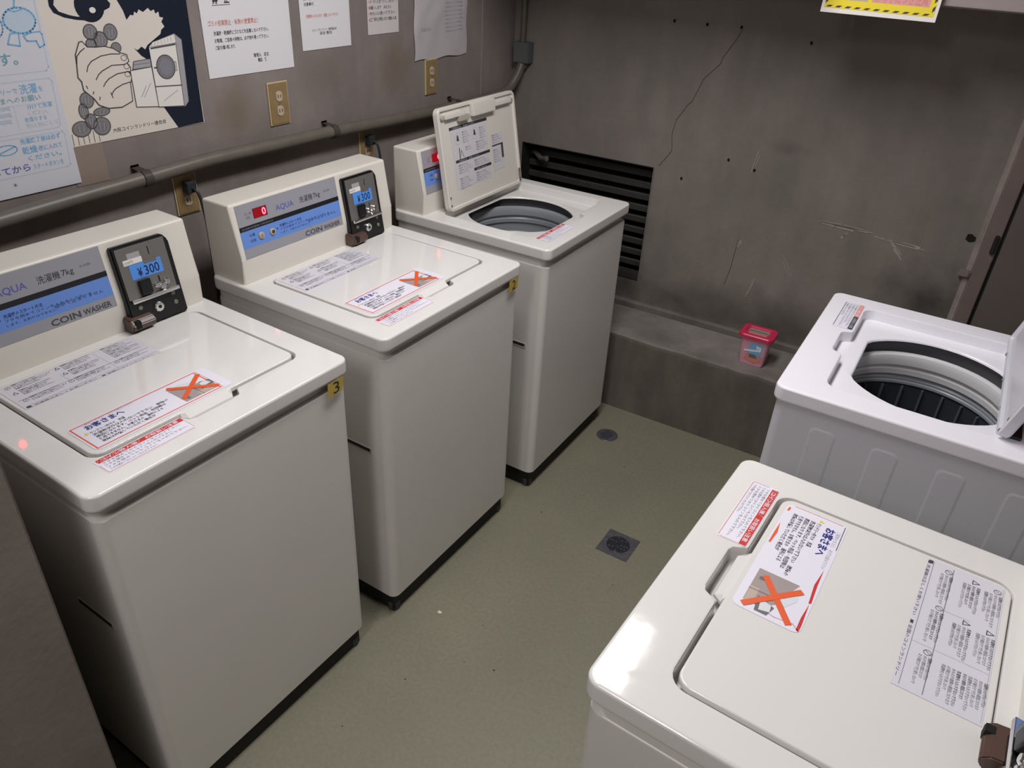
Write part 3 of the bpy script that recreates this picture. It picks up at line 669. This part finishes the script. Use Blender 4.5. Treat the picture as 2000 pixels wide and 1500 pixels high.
def pr_caution(torn=False):
    """orange-bordered caution label: u along the machine's width, v towards its back, 0,0 = front left"""
    W_, H_ = (.272 if torn else .288), .098
    def f():
        p = Print(); p.rrect(0, 0, W_, H_, .012, 'label', 1)
        if not torn: p.frame(.005, .006, W_ - .026, H_ - .006, .0026, 'orange', 2); p.line([(W_ - .022, .004), (W_ - .022, H_ - .004)], .0016, 'pink', 2)
        else:
            p.line([(.003, .012), (.003, .05), (.004, .09)], .0014, 'salmon', 2); p.line([(.006, .094), (.07, .0955)], .0012, 'dgrey', 2)
            p.poly([(.058, .004), (.085, .0032), (.115, .003), (.115, .006), (.085, .008)], 'orange', 2); p.poly([(.010, .004), (.022, .0035), (.02, .007), (.011, .0075)], 'orange', 2)
            p.poly([(.125, .092), (.165, .093), (.205, .0955), (.207, .092), (.165, .0885)], 'red', 2); p.poly([(.207, .0935), (.255, .096), (.268, .0955), (.266, .0915), (.24, .091)], 'red', 2)
            p.line([(.255, .03), (.262, .06), (.258, .085), (.266, .094)], .0012, 'salmon', 2)
        p.text('お客さまへ', .024, .070, .0165, 'blue', 3, .074, .03); p.text('ご使用のまえに　必ずお読み下さい', .024, .086, .007, 'lgrey', 3, .10)
        p.poly([(.012, .056), (.020, .056), (.016, .064)], 'yellow', 3)
        for k, (t_, w_) in enumerate((('ランドリー内での　洗濯', .066), ('洗濯物以外は入れないで下さい　故障の', .150), ('原因になります。ペット用品・布団等は', .138), ('使用できません。お客さまの　過失による', .126), ('故障は弁償していただく場合が', .104))):
            p.text(t_, .022, .054 - k * .0095, .0082, 'dgrey', 3, w_, .014)
        x0, x1, y0, y1 = .180 if torn else .188, .254 if torn else .262, .012, .078
        p.poly([(x0, y0), (x1, y0), (x1, .040), (.225, y1 - .012), (x0, y1 - .006)], 'photo', 2)
        p.poly([(x0 + .002, y1 - .006), (.214, y1), (.236, .066), (.225, .056)], 'photol', 3); p.rect(.196, .018, .203, .026, 'photod', 3); p.rect(.222, .013, .260, .026, 'photob', 3); p.poly([(.235, .028), (.266, .032), (.266, .05), (.246, .055)], 'photod', 3); p.poly([(.24, .034), (.262, .037), (.258, .052), (.244, .05)], 'photol', 4)
        p.line([(.228, .012), (.226, .05)], .0012, 'photod', 4)
        p.line([(.193, .026), (.262, .079)], .0098, 'orange', 6); p.line([(.193, .077), (.262, .016)], .0098, 'orange', 7)
        return p
    return f
def pr_deck(col='red', dark=False):
    def f():
        p = Print(); p.rrect(0, 0, .172, .048, .004, 'label', 1)
        if not dark: p.line([(.168, .0025), (.004, .0025), (.002, .006), (.002, .03)], .0012, 'salmon', 2); p.line([(.170, .006), (.170, .04)], .001, 'salmon', 2)
        else: p.line([(.004, .0025), (.166, .0025)], .0014, 'dgrey', 2)
        p.rrect(.004, .036, .086, .0475, .002, 'pink' if dark else 'red', 2); p.rrect(.086, .036, .17, .0475, .002, 'dgrey' if dark else 'red', 2)
        p.text('コイン投入後', .012, .0385, .0085, 'label', 3, .068, .012); p.text('お取扱い注意', .095, .0385, .0085, 'lgrey' if dark else 'label', 3, .066, .012)
        if not dark:
            for k in range(15): p.line([(.004 + k * .0055, .0375), (.0085 + k * .0055, .0465)], .0011, 'lgrey', 2)
        for k, w_ in enumerate((.15, .13, .155, .09)): p.text('フタを閉めてからコインを入れて下さい。', .008, .0285 - k * .0075, .0062, 'grey', 3, w_)
        return p
    return f
def pr_table():
    """grey instruction sheet on the back of the lid: u across, v towards the back"""
    p = Print(); p.rect(0, 0, .282, .106, 'sheet', 1); random.seed(11)
    p.text('■ 洗濯機は正しくお使い下さい　■ 全国のコインランドリー', .006, .001, .0055, 'dgrey', 3, .26)
    p.line([(.006, .009), (.277, .009)], .0008, 'grey', 2); p.line([(.006, .037), (.277, .037)], .0012, 'grey', 2); p.line([(.105, .071), (.105, .037)], .001, 'lgrey', 2)
    p.line([(.19, .009), (.19, .104)], .0009, 'lgrey', 2); p.line([(.006, .104), (.277, .104)], .0008, 'lgrey', 2); p.rect(.004, .002, .012, .008, 'dgrey', 2)
    def blk(x, y, w_, n, sym):
        if sym == 'tri': p.line([(x, y), (x + .009, y), (x + .0045, y + .009), (x, y)], .0012, 'dgrey', 3)
        elif sym == 'no': p.ring(x + .005, y + .004, .0048, .0048, .0011, 'grey', 3, 14); p.line([(x + .002, y + .001), (x + .008, y + .008)], .0011, 'grey', 3)
        for k in range(n): p.text(('洗濯物を入れすぎないで下さい', '水もれや故障の原因になります', 'お子様だけで使用しないで')[k % 3], x + .013, y + .007 - k * .0062, .0054, 'dgrey' if k == 0 or random.random() < .25 else 'grey', 3, w_ * random.uniform(.62, 1), .008)
    blk(.012, .027, .072, 3, 'no'); blk(.1, .027, .075, 3, 'no'); blk(.196, .027, .064, 3, 'no'); blk(.012, .093, .075, 4, 'no'); blk(.012, .064, .075, 4, 'tri'); blk(.108, .093, .066, 4, 'tri'); blk(.108, .063, .066, 4, 'tri'); blk(.195, .094, .066, 5, ''); blk(.195, .062, .066, 4, '')
    return p
def pr_inner():
    """instruction sheet inside the raised lid: u across, v up"""
    p = Print(); p.rect(.055, .06, .255, .245, 'gsheet', 1); p.rect(.275, .075, .345, .195, 'gsheet', 1)
    def head(x0, x1, z): p.rect(x0, z, x1, z + .009, 'black', 2); p.text('ご使用方法　洗濯のしかた', x0 + .012, z + .0015, .0062, 'lgrey', 3, (x1 - x0) * .6)
    head(.05, .262, .245); head(.065, .262, .142); head(.16, .262, .100); p.rect(.278, .155, .345, .160, 'dgrey', 2); p.rect(.332, .11, .345, .157, 'dgrey', 2)
    for x, z in ((.09, .215), (.185, .218)): p.ring(x, z, .018, .018, .001, 'lgrey', 2); p.poly([(x - .008, z - .006), (x + .006, z - .008), (x + .003, z + .009), (x - .003, z + .012)], 'dgrey', 2)
    p.line([(.09, .15), (.092, .185)], .004, 'black', 2); p.line([(.097, .16), (.101, .178), (.112, .155)], .002, 'dgrey', 2)
    for (x, z, w_, n) in ((.115, .228, .04, 5), (.212, .226, .036, 5), (.125, .18, .04, 2), (.185, .185, .07, 4), (.075, .13, .08, 4), (.165, .13, .09, 3), (.075, .088, .07, 5), (.168, .088, .085, 4), (.282, .188, .055, 4), (.282, .14, .04, 6)):
        for k in range(n): p.text('洗剤を入れて下さい', x, z - k * .0078, .006, 'grey' if k else 'dgrey', 3, w_ * (.7 + .3 * ((k * 7) % 3) / 2))
    return p
def pr_tag(d):
    def f():
        p = Print(); p.poly([(-.024, -.017), (.018, -.015), (.024, .019), (-.023, .018)], 'tag', 1); p.text(d, -.008, -.013, .040, 'black', 3, .018, .0)
        return p
    return f

def lid_panel(name, parent, m, outline, thick, tab=None):
    bm = bmesh.new(); P = outline
    low = lambda x: 0
    loops = [L3(grow(P, -.002), -thick), L3(P, -thick + .002), L3(P, -.003), L3(grow(P, -.001), -.001), L3(grow(P, -.003), 0)]
    V = loft(bm, loops, True, True)
    return finish(bm, name, m, parent, sharp=40)

def washer(label, loc, rotz, H, W=WM, D=DM, style='cream', lid='closed', number=None, torn=False, group='coin washers'):
    body_m, deck_m, con_m = (CREAM_BODY, CREAM, CREAM_CON) if style == 'cream' else (WHITE_BODY, WHITE, WHITE)
    t = thing('washing_machine', label, 'washing machine', loc, rotz, group)
    # black block standing in for the shaded gap under the cabinet, and feet
    box('base', -D + .02, -.022, .018, W - .018, .003, .075, GAP_SHADE, t, .003)
    for fx in (-.037, -D + .04):
        for fy in (.034, W - .034):
            ft = cyl('foot', (fx, fy, .0), (0, 0, 1), .018, .03, FOOT, t, 18, .003)
    # cabinet: side walls flush under the deck, front set back at a groove
    bm = bmesh.new(); r = .022; g = .014 if style == 'cream' else .005; zt = H - (.060 if style == 'cream' else .03)
    loft(bm, [L3(rr(-D + .006, -.010, .008, W - .008, r), .068), L3(rr(-D + .004, -.008, .006, W - .006, r), .071), L3(rr(-D + .004, -.008, .006, W - .006, r), zt - .003), L3(rr(-D + .005, -.010, .007, W - .007, r), zt), L3(rr(-D + .006, -.008 - g, .0085, W - .0085, r), zt + .001), L3(rr(-D + .006, -.008 - g, .0085, W - .0085, r), H - .031)], True, False)
    cabn = finish(bm, 'cabinet', body_m, t)
    if style == 'cream':
        for s, y in ((0, .0055), (1, W - .0055)):      # hand slot and the seam step in each side wall
            a, b = (y - .0012, y + .004) if s == 0 else (y - .004, y + .0012)
            box('hand_slot', -.175, -.062, a, b, .553, .571, mat('slot_lip', (186, 182, 170), .4), cabn, .001)
            a, b = (y - .0016, y + .004) if s == 0 else (y - .004, y + .0016)
            box('hand_slot_shade', -.172, -.066, a, b, .559, .569, SLOT_SHADE_PIN, cabn, .0008)  # raised dark strip that paints the shade inside the slot
    else:
        bmE = None
        for k in range(4):
            x1 = -.092 - k * .1235; x0 = x1 - .053
            for y, s in ((.006, -1), (W - .006, 1)):
                bm = bmesh.new(); z1 = .834
                def lp(d, o): return [(px, y + s * o, pz) for px, pz in rr(x0 + d, x1 - d, .30 + d, z1 - d, .012, 4)]
                loft(bm, [lp(0, -.003), lp(0, .0004), lp(.004, .0012)] if s > 0 else [lp(0, -.003), lp(0, .0002), lp(.004, .0012)])
                finish(bm, 'embossed_panel', body_m, cabn, sharp=6)
    # deck with the lid well
    well = .026
    hole = pocket_outline(LIDX0 - .002, LIDX1 + .007, LIDY0 - .006, LIDY1 + .006, .026, .245, .352, .024)
    if lid != 'closed': hole = pocket_outline(LIDX0 + .004, LIDX1 + .007, LIDY0 - .006, LIDY1 + .006, .026, .245, .352, .024)
    bm = bmesh.new(); R_ = .024
    o_ = lambda d, z: L3(rr(-D - .0 + d, -d, d, W - d, max(R_ - d, .004), 8), z)
    V = loft(bm, [o_(.006, H - .034), o_(.0025, H - .0345), o_(.0008, H - .032), o_(0, H - .028), o_(0, H - .006), o_(.0008, H - .0032), o_(.0025, H - .001), o_(.0055, H)], False, False)
    Vh = loft(bm, [L3(grow(hole, .0035), H), L3(grow(hole, .001), H - .001), L3(hole, H - .004), L3(grow(hole, -.002), H - well)], False, False)
    ring_fill(bm, V[-1], Vh[0])
    if lid == 'closed': bm.faces.new(Vh[-1])
    else:
        op = opening(-.280, .302, .187 if style != 'cream' else .178, -.126)
        Vo = loft(bm, [L3(grow(op, .004), H - well), L3(op, H - well - .003), L3(grow(op, -.001), H - well - .007)], False, False)
        ring_fill(bm, Vh[-1], Vo[0])
    bmesh.ops.remove_doubles(bm, verts=bm.verts, dist=.00005)
    finish(bm, 'deck', deck_m, t, sharp=42)
    if style != 'cream':
        # raised rib moulding around the finger bay of the white model
        pass
    # console
    bm = bmesh.new(); prof = [(-D, H - .002), (-D + .121, H - .002), (-D + .119, H + .066), (-D + .097, H + .2), (-D, H + .2)]
    loft(bm, [[(x, y, z) for x, z in prof] for y in (.012, W - .012)]); bmesh.ops.bevel(bm, geom=[e for e in bm.edges if max(v.co.z for v in e.verts) > H + .01], offset=.007, segments=3, affect='EDGES', profile=.6)
    con = finish(bm, 'console', con_m, t, sharp=50)
    o0 = Vector((-DM + .119 + (DM - D), 0, H + .066)); SM = frameM(o0 + SL_N * .0006, (0, 1, 0), SL_V)
    S0 = frameM(o0, (0, 1, 0), SL_V)
    f = lambda z: (z - .066) / .9868
    def sbox(name, y0, y1, z0, z1, n0, n1, m, parent, bev=.001): return box(name, y0, y1, f(z0), f(z1), n0, n1, m, parent, bev, 2, S0)
    put('control_panel', 'control_panel', pr_panel, con, SM, 'grey and blue control panel with printed lettering')
    dsp = sbox('display', .079, .121, .154, .176, .0004, .0016, LEDGLASS, con, .0004)
    put('led_digit', 'led_digit', lambda: (lambda q: (q.ring(0, 0, .0042, .0072, .0026, LED, 1, 20), q)[1])(Print()), con, S0 @ Matrix.Translation((.1115, f(.165), .0019)), 'glowing red zero')
    for y in (.088, .124):
        kb = cyl('button', (y, f(.109), .0008), (0, 0, 1), .0085, .004, mat('button_beige', (188, 170, 150), .4), con, 20, .0012, S0)
        cyl('button_center', (y, f(.109), .0046), (0, 0, 1), .0045, .0016, mat('button_dark', (66, 56, 54), .4) if y > .1 else mat('button_tan', (158, 138, 120), .4), con, 16, .0004, S0)
    # coin box
    bm = bmesh.new()
    P = [(.384, f(.0015)), (.520, f(.0015)), (.520, f(.168)), (.508, f(.184)), (.384, f(.184))]
    loft(bm, [[(x, y, -.008) for x, y in P], [(x, y, .0125) for x, y in P]]); bmesh.ops.bevel(bm, geom=list(bm.edges), offset=.003, segments=2, affect='EDGES'); bmesh.ops.transform(bm, matrix=S0, verts=bm.verts)
    cb = finish(bm, 'coin_box', BLACK, t)
    sbox('face_plate', .391, .508, .066, .178, .0120, .0140, PLATE, cb)
    put('price_label', 'price_label', pr_coin, cb, frameM(o0 + SL_N * .0142, (0, 1, 0), SL_V), 'blue price sticker and coin slot')
    sbox('return_lever', .420, .447, .070, .104, .0135, .024, BLACK, cb, .004)
    sbox('coin_ledge', .393, .508, .059, .068, .0125, .024, CHROME, cb, .0015)
    for y, z in ((.462, .081), (.486, .083), (.474, .074)): cyl('coin_guide', (y, f(z), .0135), (0, 0, 1), .0075, .008, CHROME, cb, 14, .002, S0)
    cyl('lock', (.452, f(.034), .0125), (0, 0, 1), .0115, .006, CHROME, cb, 24, .002, S0); cyl('keyhole', (.452, f(.034), .0183), (0, 0, 1), .004, .0008, BLACK, cb, 12, 0, S0)
    for y, z in ((.410, .045), (.494, .052), (.495, .030)): cyl('bolt', (y, f(z), .0125), (0, 0, 1), .0052, .002, SCREW, cb, 14, .0006, S0)
    # coin return cup: open brown trough
    bm = bmesh.new(); n = 10
    cs_ = 1.12 if lid == 'closed' else 1
    prf = [(.0, .002)] + [(.018 * math.sin(math.radians(a)) + .016, .018 - .016 * math.cos(math.radians(a))) for a in range(0, 91, 15)] + [(.0335, .022), (.026, .030), (.0, .034)]
    loft(bm, [[(o0.x + .002 + d * cs_, y, H + zz) for d, zz in prf] for y in (.372, .428)]); bmesh.ops.bevel(bm, geom=list(bm.edges), offset=.002, segments=2, affect='EDGES')
    cup = finish(bm, 'return_cup', BROWN, cb); cup['label'] = 'brown coin return cup'
    box('cup_mouth', o0.x + .012, o0.x + .0028 + .0338 * cs_, .379, .392, H + .012, H + .030, HOLE, cup, .002)
    # printed labels
    def deckM(x, y, z): return frameM((x, y, z), (0, 1, 0), (-1, 0, 0))
    if style == 'cream': put('deck_label', 'deck_label', pr_deck(), t, deckM(-.037, .062, H + .0003), 'white sticker with a red heading')
    else: put('deck_label', 'deck_label_dark', pr_deck(dark=True), t, deckM(-.037, .054, H + .0003), 'white sticker with a dark grey heading')
    if number: put('number_tag', 'number_tag_' + number, pr_tag(number), t, frameM((.0, W - .047, H - .052), (0, 1, .0), (0, 0, 1)), 'yellow tag reading ' + number); 
    # lid and tub
    if lid == 'closed':
        lo = lid_panel('lid', t, deck_m, rr(LIDX0, LIDX1, LIDY0, LIDY1, .022, 6), .012); lo.location = (0, 0, H + .0012)
        bm = bmesh.new()
        pf = [(-.002, -.0005), (.004, -.002), (.016, -.009), (.0175, -.0125), (.016, -.0145), (-.002, -.013)]
        loft(bm, [[(LIDX1 + x * k, y, z) for x, z in pf] for y, k in ((.241, .2), (.2495, 1), (.3475, 1), (.356, .2))])
        finish(bm, 'finger_tab', deck_m, lo, sharp=30)
        put('caution_label', 'caution_label_torn' if torn else 'caution_label', pr_caution(torn), lo, deckM(-.107, .085, .0004), 'white caution sticker with an orange cross over a photo')
        put('warning_sheet', 'warning_sheet', pr_table, lo, deckM(-.324, .080, .0004), 'grey printed instruction sheet')
        for y in (LIDY0 + .02, LIDY1 - .02): cyl('hinge_pin', (LIDX0 - .0055, y - .012, -.006), (0, 1, 0), .003, .024, SLOT_SHADE_PIN, lo, 10)
    else:
        zb = H - well
        def lathe(name, prof, m, parent, n=48, cx=-.278, cy=.302):
            bm = bmesh.new(); rings = [[(cx + r_ * math.cos(2 * math.pi * k / n), cy + r_ * math.sin(2 * math.pi * k / n), z) for k in range(n)] for r_, z in prof]
            loft(bm, rings, False, False); return finish(bm, name, m, parent, sharp=30)
        tub = lathe('tub', [(.196, zb - .008), (.200, zb - .012), (.202, zb - .07), (.215, zb - .09), (.216, .34), (.22, .34), (.22, zb - .008)], mat('tub_collar', (92, 92, 96), .45), t)
        lathe('balance_ring', [(.186, zb - .036), (.1775, zb - .040), (.174, zb - .050), (.1745, zb - .066), (.179, zb - .071), (.1815, zb - .077), (.179, zb - .081), (.1795, zb - .094), (.190, zb - .094), (.192, zb - .038)], TUBRING if style != 'cream' else TUB, tub)
        if style == 'cream': lathe('basket', [(.186, zb - .095), (.186, zb - .13), (.181, zb - .136), (.181, zb - .142), (.187, zb - .15), (.187, .40), (.16, .375), (.001, .365)], TUB, tub)
        else:
            lathe('basket', [(.187, zb - .095), (.187, zb - .104), (.184, zb - .108), (.1845, zb - .116), (.187, zb - .121), (.187, .772), (.182, .766), (.182, .760)], TUB, tub)
            dw = lathe('drum_wall', [(.182, .7605), (.186, .754), (.186, .46), (.15, .435), (.001, .43)], TUBDARK, tub)
            for k in range(24):
                a = 2 * math.pi * k / 24; M_ = Matrix.Translation((-.278, .302, 0)) @ Matrix.Rotation(a, 4, 'Z')
                box('fin', .178, .187, -.003, .003, .47, .754, mat('fin_grey', (104, 108, 114), .3, metal=.4), tub, .002, 2, M_)
        ang, Ll, hx = (100, .318, -.408) if style == 'cream' else (104, .335, -.410)
        a = math.radians(ang); HM = frameM((hx, 0, H + .004), (0, 1, 0), (math.cos(a), 0, math.sin(a)))     # u across, v up the raised lid, n towards the front
        y0, y1 = (.076, .520) if style == 'cream' else (.05, .545)
        bm = bmesh.new(); P = rr(y0, y1, 0, Ll, .02, 6); Q = grow(P, -.012)
        Vl = loft(bm, [L3(grow(P, -.004), -.022), L3(P, -.018), L3(P, -.002), L3(grow(P, -.002), 0), L3(grow(P, -.0095), 0), L3(Q, -.006)], True, True)
        bmesh.ops.transform(bm, matrix=HM, verts=bm.verts)
        lo = finish(bm, 'lid', LID_IN if style == 'cream' else WHITE_BODY, t, sharp=40); lo['label'] = 'open lid standing upright'
        def lbox(name, u0, u1, v0, v1, n0, n1, m, bev=.003): return box(name, u0, u1, v0, v1, n0, n1, m, lo, bev, 2, HM)
        if style == 'cream':
            put('inner_sheet', 'inner_sheet', pr_inner, lo, HM @ Matrix.Translation((y0 + .005, 0, -.0056)), 'printed instruction sheet inside the lid')
            dk = mat('lid_fitting_tone', (170, 163, 154), .4)  # darker tone for the latch and stop pads
            lbox('ridge', y0 + .03, y0 + .13, Ll - .036, Ll - .022, -.0065, .008, LID_IN); lbox('ridge', y1 - .14, y1 - .035, Ll - .036, Ll - .022, -.0065, .008, LID_IN)
            lbox('finger_grip', y0 + .175, y0 + .305, Ll - .048, Ll - .006, -.0065, .012, LID_IN, .006); lbox('latch', y0 + .10, y0 + .155, Ll - .052, Ll - .034, -.0065, .009, dk)
            for u in (y0 + .022, y1 - .022): cyl('stop_pad', (u, Ll - .03, -.006), (0, 0, 1), .008, .008, dk, lo, 14, .002, HM)
            for u, v in ((y0 + .012, .02), (y0 + .012, .045)): cyl('screw', (u, v, -.001), (0, 0, 1), .004, .0016, mat('rust_screw', (120, 104, 92), .5, metal=.3), lo, 10, .0004, HM)
            lbox('hinge_plate', y1 - .016, y1 - .006, .008, .055, -.001, .0014, mat('rust_plate', (118, 100, 84), .6, mottle=.3, mscale=60), .0008)
        else:
            lbox('glazing', y0 + .03, y1 - .03, .03, Ll - .03, -.0058, -.004, mat('lid_frosted_panel', (196, 194, 200), .35), .001)
            for u, v in ((y1 - .012, .012), (y1 - .012, .04)): cyl('screw', (u, v, -.001), (0, 0, 1), .004, .0016, mat('rust_screw', (120, 104, 92), .5, metal=.3), lo, 10, .0004, HM)
            for q in range(3): cyl('hinge_stud', (y0 + .10 + q * .14, .006, 0), (0, 0, 1), .004, .003, mat('hinge_stud_grey', (150, 148, 152), .4), lo, 10, .001, HM)
            box('hinge_bar', -.455, -.43, LIDY0, LIDY1, H + .0005, H + .008, BLACK, t, .003)
    return t
GW = 'coin washers'
washer('cream coin washer with closed lid and yellow number 3 tag, nearest at left', (.7389, -.1898, 0), -.0055, .8989, number='3')
washer('cream coin washer with closed lid and yellow number 2 tag, middle of left row', (.75, .50, 0), .0086, .8989, number='2')
washer('cream coin washer with raised lid and grey tub, by the louver vent', (.7576, 1.2098, 0), .0235, .8989, W=.583, lid='open')
def right(x, y, t, W): return (x - math.sin(t) * W, y + math.cos(t) * W, 0), t + math.pi
l, r_ = right(1.5251, .8509, .0203, .60)
washer('white washer with raised lid and embossed side, at right by the back wall', l, r_, .9074, W=.60, D=.62, style='white', lid='open')
l, r_ = right(1.5414, -.0239, -.0245, .593)
washer('cream coin washer with closed lid, front right corner, torn orange cross sticker', l, r_, .9032, W=.593, torn=True)

# ------------------------------------------------------------------ pink container on the curb
bk = thing('plastic_container', 'small pink plastic tub with bright pink lid on concrete curb', 'container', (1.225, 2.01, .333), TW)
bm = bmesh.new()
def lpb(s, z, r): return L3(rr(-.045 * s, .045 * s, -.034 * s, .034 * s, r), z)
loft(bm, [lpb(.94, 0, .012), lpb(1, .004, .012), lpb(1.2, .118, .014)]); finish(bm, 'tub', PINKBODY, bk)
bm = bmesh.new()
def lq(a, b, z, r=.016): return L3(rr(-a, a, -b, b, r), z)
loft(bm, [lq(.060, .046, .112), lq(.064, .050, .114, .02), lq(.064, .050, .124, .02), lq(.061, .047, .128, .018), lq(.047, .033, .128, .012), lq(.045, .031, .1245, .012)])
ld = finish(bm, 'lid', PINKLID, bk)
p = Print(); p.rrect(-.037, -.010, .037, .022, .004, 'photo', 1); p.rrect(-.034, -.026, .034, -.012, .003, 'salmon', 1)
p.text('キャンディ', -.03, -.0235, .009, 'pink', 2, .055, .02); p.line([(-.033, .002), (.033, .002)], .008, 'photod', 2); p.build('lid_label', ld, frameM((0, 0, .1248), (1, 0, 0), (0, 1, 0)))
p = Print(); p.poly([(-.012, .050), (.030, .046), (.034, .094), (.004, .098), (-.018, .086)], 'sky', 1); p.poly([(-.028, .024), (.012, .014), (.034, .022), (.036, .044), (-.02, .05)], 'salmon', 1); p.line([(-.03, .060), (.026, .070)], .008, 'label', 3); p.poly([(-.01, .034), (.02, .034), (.012, .05), (-.012, .05)], 'photod', 2); p.poly([(.012, .074), (.03, .074), (.028, .086), (.008, .088)], 'photol', 2)
p.build('wrapper_print', bk, frameM((0, -.0348, 0), (1, 0, 0), (0, -.058, 1)))

# ------------------------------------------------------------------ floor drains and specks
dr = thing('floor_drain', 'round steel floor drain cover near the back curb', 'drain', (.817, 1.686, 0))
cyl('cover', (0, 0, -.002), (0, 0, 1), .042, .0045, DRAIN, dr, 32, .001)
for k in range(5): box('slot', -.026 + abs(k - 2) * .006, .026 - abs(k - 2) * .006, -.022 + k * .011 - .002, -.022 + k * .011 + .002, .0023, .0029, DRAIND, dr, 0)
dr = thing('floor_drain', 'square steel floor drain with round grate in the middle of the aisle', 'drain', (1.131, 1.150, 0), .02)
box('frame', -.054, .054, -.056, .056, -.002, .003, DRAIN, dr, .001)
cyl('grate', (0, 0, .002), (0, 0, 1), .038, .003, mat('drain_grate', (72, 74, 84), .3, metal=.7), dr, 32, .001)
for rad in (.012, .022, .031):
    nn = int(rad * 420)
    for k in range(nn):
        a = 2 * math.pi * k / nn; Mx = Matrix.Rotation(a, 4, 'Z'); box('slot', rad - .0028, rad + .0028, -.0016, .0016, .0048, .0054, DRAIND if k % 2 else SILVER, dr, 0, 1, Mx)
p = Print(); random.seed(21)
for x, y in ((1.075, .518), (.963, .625), (.994, .494), (1.196, .983), (.962, 1.541), (.92, 1.304), (.861, .167), (.846, 1.141), (1.22, 1.32), (.90, .36)):
    a = random.uniform(0, 3); r_ = random.uniform(.0022, .0042); p.poly([(x + r_ * random.uniform(.5, 1.3) * math.cos(a + k), y + r_ * random.uniform(.4, 1.1) * math.sin(a + k)) for k in (0, 1.2, 2.4, 3.7, 5)], SPECK, 2)
sp = p.build('speck', floor, Matrix.Identity(4)); sp['kind'] = 'stuff'
bit = box('paper_scrap', -.006, .006, -.004, .005, 0, .003, SPECKW, None, .001); bit.location = (.835, .59, 0); tag(bit, 'tiny pale scrap lying on the floor beside washer 2', 'litter')
COL.objects.unlink(_to); bpy.data.objects.remove(_to)
